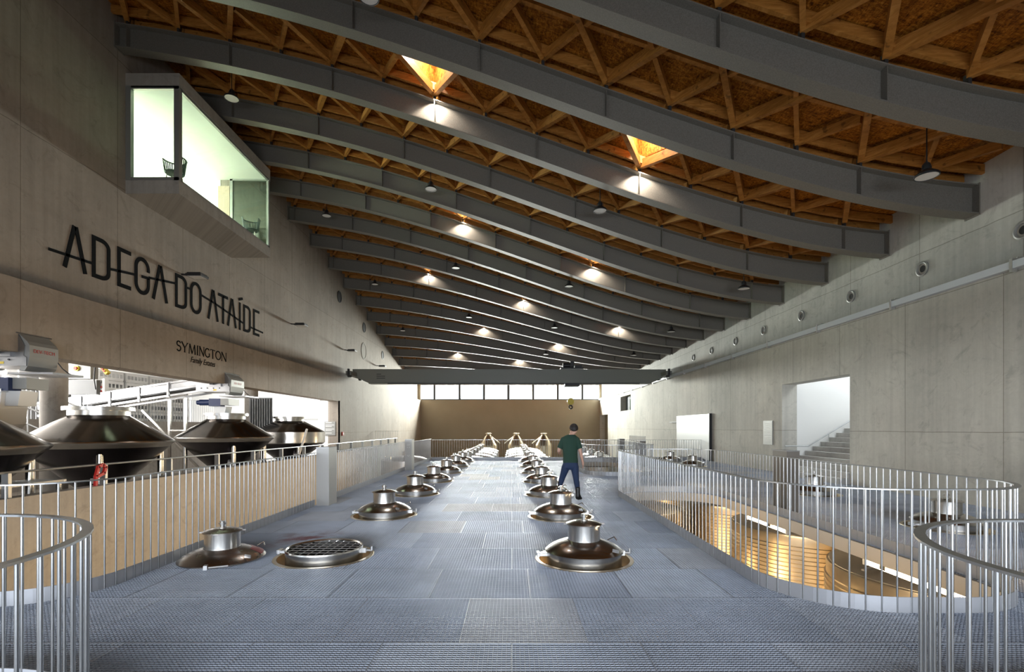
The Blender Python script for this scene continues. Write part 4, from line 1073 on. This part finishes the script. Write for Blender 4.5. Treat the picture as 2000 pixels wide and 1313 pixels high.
# ---------------------------------------------------------------- the walking person
def skin(name, verts, edges, radii, m, parent=None, sub=2, root=0):
    me = bpy.data.meshes.new(name); me.from_pydata([Vector(v) for v in verts], edges, []); me.materials.append(m)
    o = bpy.data.objects.new(name, me); col.objects.link(o); o.parent = parent
    s = o.modifiers.new('skin', 'SKIN'); s.use_smooth_shade = True
    for i, r in enumerate(radii):
        sv = me.skin_vertices[0].data[i]; sv.radius = (r, r) if isinstance(r, (int, float)) else r; sv.use_root = (i == root)
    if sub: ss = o.modifiers.new('subdivision', 'SUBSURF'); ss.levels = sub; ss.render_levels = sub
    return o
pe = empty('person', (1.36, 11.3, 0), 'person in a dark green T-shirt, blue jeans and black boots walking away across the deck', 'person')
OX, OY = 1.36, 11.3
L = lambda x, y, z: (x-OX, y-OY, z)
V, E, R = [], [], []
def vtx(p, r, prev=None):
    V.append(L(*p)); R.append(r); i = len(V)-1
    if prev is not None: E.append((prev, i))
    return i
pel = vtx((1.345,11.30,.92), .125)
sp1 = vtx((1.34,11.30,1.10), .118, pel); sp2 = vtx((1.335,11.31,1.28), .135, sp1); sp3 = vtx((1.345,11.32,1.40), .080, sp2)
nk = vtx((1.375,11.33,1.50), .058, sp3); nk2 = vtx((1.40,11.35,1.550), .058, nk)
hd1 = vtx((1.425,11.37,1.59), .085, nk2); hd2 = vtx((1.43,11.37,1.655), .098, hd1); hd3 = vtx((1.428,11.36,1.715), .074, hd2)
ns = vtx((1.475,11.46,1.635), .022, hd2); ch_ = vtx((1.465,11.435,1.575), .036, hd1)
earR = vtx((1.512,11.345,1.640), .014, hd2); earL = vtx((1.350,11.395,1.640), .014, hd2)
def arm(sh, el, wr, hand_dir, side):
    s = vtx(sh, .050, sp3); u = vtx(tuple((a*.55+b*.45) for a, b in zip(sh, el)), .050, s); e_ = vtx(el, .042, u)
    f = vtx(tuple((a*.6+b*.4) for a, b in zip(el, wr)), .040, e_); w = vtx(wr, .027, f)
    d = Vector(hand_dir).normalized(); c = Vector(wr); palm = c + d*.055
    p_ = vtx(tuple(palm), (.036, .020), w)
    lat = d.cross(Vector((1,0,0))).normalized()
    for q, ln in ((-.027,.062),(-.009,.075),(.009,.072),(.027,.055)):
        b0 = palm + lat*q + d*.03; b1 = b0 + d*ln*.5 + Vector((-.004*side,0,0)); b2 = b1 + d*ln*.45 + Vector((-.016*side,0,0))
        i0 = vtx(tuple(b0), .0095, p_); i1 = vtx(tuple(b1), .009, i0); vtx(tuple(b2), .008, i1)
    t0 = c + d*.03 - lat*.035; t1 = t0 + d*.035 - lat*.02
    i0 = vtx(tuple(t0), .012, w); vtx(tuple(t1), .0095, i0)
arm((1.515,11.31,1.415), (1.565,11.26,1.12), (1.625,11.30,.885), (.12,.12,-1), 1)
arm((1.165,11.33,1.415), (1.085,11.36,1.14), (1.12,11.58,1.06), (.25,1,.05), -1)
def leg(hip, kn, an, rr=1.0):
    h = vtx(hip, .088*rr, pel); t_ = vtx(tuple((a*.5+b*.5) for a, b in zip(hip, kn)), .078*rr, h); k_ = vtx(kn, .056*rr, t_)
    c_ = vtx(tuple((a*.65+b*.35) for a, b in zip(kn, an)), .055*rr, k_); vtx(an, .038*rr, c_)
leg((1.43,11.30,.84), (1.475,11.28,.48), (1.50,11.20,.10)); leg((1.25,11.30,.84), (1.165,11.43,.50), (1.115,11.42,.20))
skin('body', V, E, R, M['skin'], pe)
# clothing
def loft(rings, n=28):
    """rings of (centre, rx, ry, tangent); closed at both ends"""
    vs, fs = [], []
    for c, rx, ry, d in rings:
        d = Vector(d).normalized(); a = Vector((0,1,0)).cross(d)
        if a.length < .2: a = Vector((1,0,0))
        a.normalize(); b = d.cross(a)
        for i in range(n):
            t_ = 2*PI*i/n; vs.append(Vector(L(*c)) + a*(rx*math.cos(t_)) + b*(ry*math.sin(t_)))
    m_ = len(rings)
    for k_ in range(m_-1):
        for i in range(n): fs.append((k_*n+i, k_*n+(i+1) % n, (k_+1)*n+(i+1) % n, (k_+1)*n+i))
    fs += [tuple(range(n-1,-1,-1)), tuple(range((m_-1)*n, m_*n))]
    return MB().add(vs, fs, True)
Z_ = (0,0,1)
tee = loft([((1.345,11.30,.865),.172,.128,Z_),((1.345,11.30,.90),.176,.130,Z_),((1.342,11.30,1.0),.166,.122,Z_),((1.338,11.305,1.12),.168,.124,Z_),((1.335,11.31,1.24),.184,.130,Z_),
   ((1.338,11.315,1.34),.196,.126,Z_),((1.34,11.32,1.41),.205,.116,Z_),((1.344,11.325,1.455),.182,.102,Z_),((1.352,11.33,1.49),.130,.088,Z_),((1.366,11.33,1.515),.078,.070,Z_)]).build('t_shirt', M['shirt'], pe)
for sh, el in (((1.475,11.31,1.415), (1.553,11.275,1.19)), ((1.205,11.33,1.415), (1.108,11.35,1.20))):
    d = Vector(el)-Vector(sh); q = lambda t_: tuple(Vector(sh)+d*t_)
    loft([(q(-.12),.052,.058,d),(q(0),.075,.080,d),(q(.3),.078,.078,d),(q(.7),.072,.074,d),(q(1),.070,.072,d)], 20).build('sleeve', M['shirt'], tee)
jn = loft([((1.345,11.30,.955),.158,.116,Z_),((1.345,11.30,.90),.166,.124,Z_),((1.345,11.295,.83),.178,.132,Z_),((1.345,11.295,.76),.172,.124,Z_),((1.345,11.30,.71),.10,.085,Z_)]).build('jeans', M['jeans'], pe)
for hip, kn, an in (((1.428,11.29,.84), (1.475,11.28,.48), (1.498,11.215,.27)), ((1.262,11.30,.84), (1.165,11.43,.50), (1.118,11.42,.34))):
    h_, k_, a_ = Vector(hip), Vector(kn), Vector(an); d1, d2 = k_-h_, a_-k_
    loft([(tuple(h_),.088,.110,d1),(tuple(h_.lerp(k_,.25)),.096,.106,d1),(tuple(h_.lerp(k_,.6)),.080,.086,d1),(tuple(k_),.066,.072,d1+d2),(tuple(k_.lerp(a_,.3)),.066,.074,d2),(tuple(k_.lerp(a_,.7)),.058,.064,d2),(tuple(a_),.056,.062,d2)], 22).build('trouser_leg', M['jeans'], jn)
for an, toe in (((1.50,11.20,.10), (1.60,11.33,.045)), ((1.115,11.42,.20), (1.11,11.55,.05))):
    V, E, R = [], [], []
    b00 = vtx((an[0]-.002, an[1]+.01, an[2]+.24), .060); b0 = vtx((an[0], an[1], an[2]+.12), .056, b00); b1 = vtx(an, .054, b0); hl = vtx((an[0]-(toe[0]-an[0])*.25, an[1]-(toe[1]-an[1])*.25, an[2]-.055), .046, b1)
    m_ = vtx(tuple(a*.5+b*.5 for a, b in zip((an[0], an[1], an[2]-.03), toe)), (.050,.045), b1); vtx(toe, (.046,.034), m_)
    skin('boot', V, E, R, M['boots'], pe)
hm = MB(); hv = []; hf = []; nn = 24; mm = 9
for k_ in range(mm+1):
    th = math.radians(2 + 122*k_/mm)
    for i in range(nn):
        t_ = 2*PI*i/nn; back = max(0, -math.sin(t_)); th2 = th*(.70+.30*back) if k_ > 5 else th
        hv.append((1.427-OX+.104*math.sin(th2)*math.cos(t_), 11.352-OY+.120*math.sin(th2)*math.sin(t_), 1.655+.118*math.cos(th2)))
hm.add(hv, [(k_*nn+i, k_*nn+(i+1) % nn, (k_+1)*nn+(i+1) % nn, (k_+1)*nn+i) for k_ in range(mm) for i in range(nn)] + [tuple(range(nn))], True)
hm.build('hair', M['hair'], pe)

# ---------------------------------------------------------------- light
w = bpy.data.worlds.new('sky'); scene.world = w; w.use_nodes = True
bg = w.node_tree.nodes['Background']; bg.inputs[0].default_value = (.78,.88,1.0,1); bg.inputs[1].default_value = WORLD
lamp('end_window_daylight', 'AREA', (0, Y1+2.0, 6.2), E_END, (1,.975,.94), 20, 2.6, (0, 20, -1.0))
lamp('front_glazing_daylight', 'AREA', (0, Y0+.3, 1.7), E_FRONT, (.84,.91,1.0), 18, 2.4, (0, 7, -1.0), spread=math.radians(95))
lamp('gallery_window_daylight', 'AREA', (-20.6, 18, 2.4), E_GAL, (1.0,.975,.94), 22, 3.6, (10, 20, 2.6))
lamp('gallery_end_daylight', 'AREA', (-14, 27.5, 4.2), E_GAL*.12, (1,1,1), 5, 4, (-14, 29.5, 1.0))
lamp('bay_room_window', 'AREA', (-16.3, 16.2, 9.9), E_BAY, (.95,1.0,.93), 4.8, 2.4, (10, 16.2, 7.0))
lamp('stairwell_daylight', 'AREA', (13.0, 16.4, 6.1), E_STAIR, (.88,.94,1.0), 3, 3, (12.0, 16.4, 0))
for y in (6.5, 11, 15.5, 20, 24.5): lamp('deck_edge_tube', 'AREA', (-4.55, y, -.45), E_EDGE, (1,.72,.40), .2, 3.0, (-8.5, y, -1.2))
for x, y in ((3.9, 6.5), (3.9, 10.6), (4.4, 13.3), (3.9, 19.5), (.0, 27.2)): lamp('added_tank_fill', 'AREA', (x, y, -3.3), E_CEL, (1,.66,.31), .6, 3.0, (7.6, y+.5, -1.0), spread=math.radians(110))  # added unseen area lights, brighten the tank sides from the void
vs_ = scene.view_settings
scene.display_settings.display_device = 'sRGB'
vs_.view_transform = 'Standard'; vs_.look = 'None'; vs_.exposure = EXPO; vs_.gamma = 1.0
try: vs_.use_curve_mapping = False
except Exception: pass
cy = scene.cycles
cy.use_denoising = True
try: cy.denoiser = 'OPENIMAGEDENOISE'
except Exception: pass
cy.max_bounces = 8; cy.diffuse_bounces = 4; cy.glossy_bounces = 4; cy.transparent_max_bounces = 12; cy.sample_clamp_indirect = 6; cy.caustics_reflective = False; cy.caustics_refractive = False
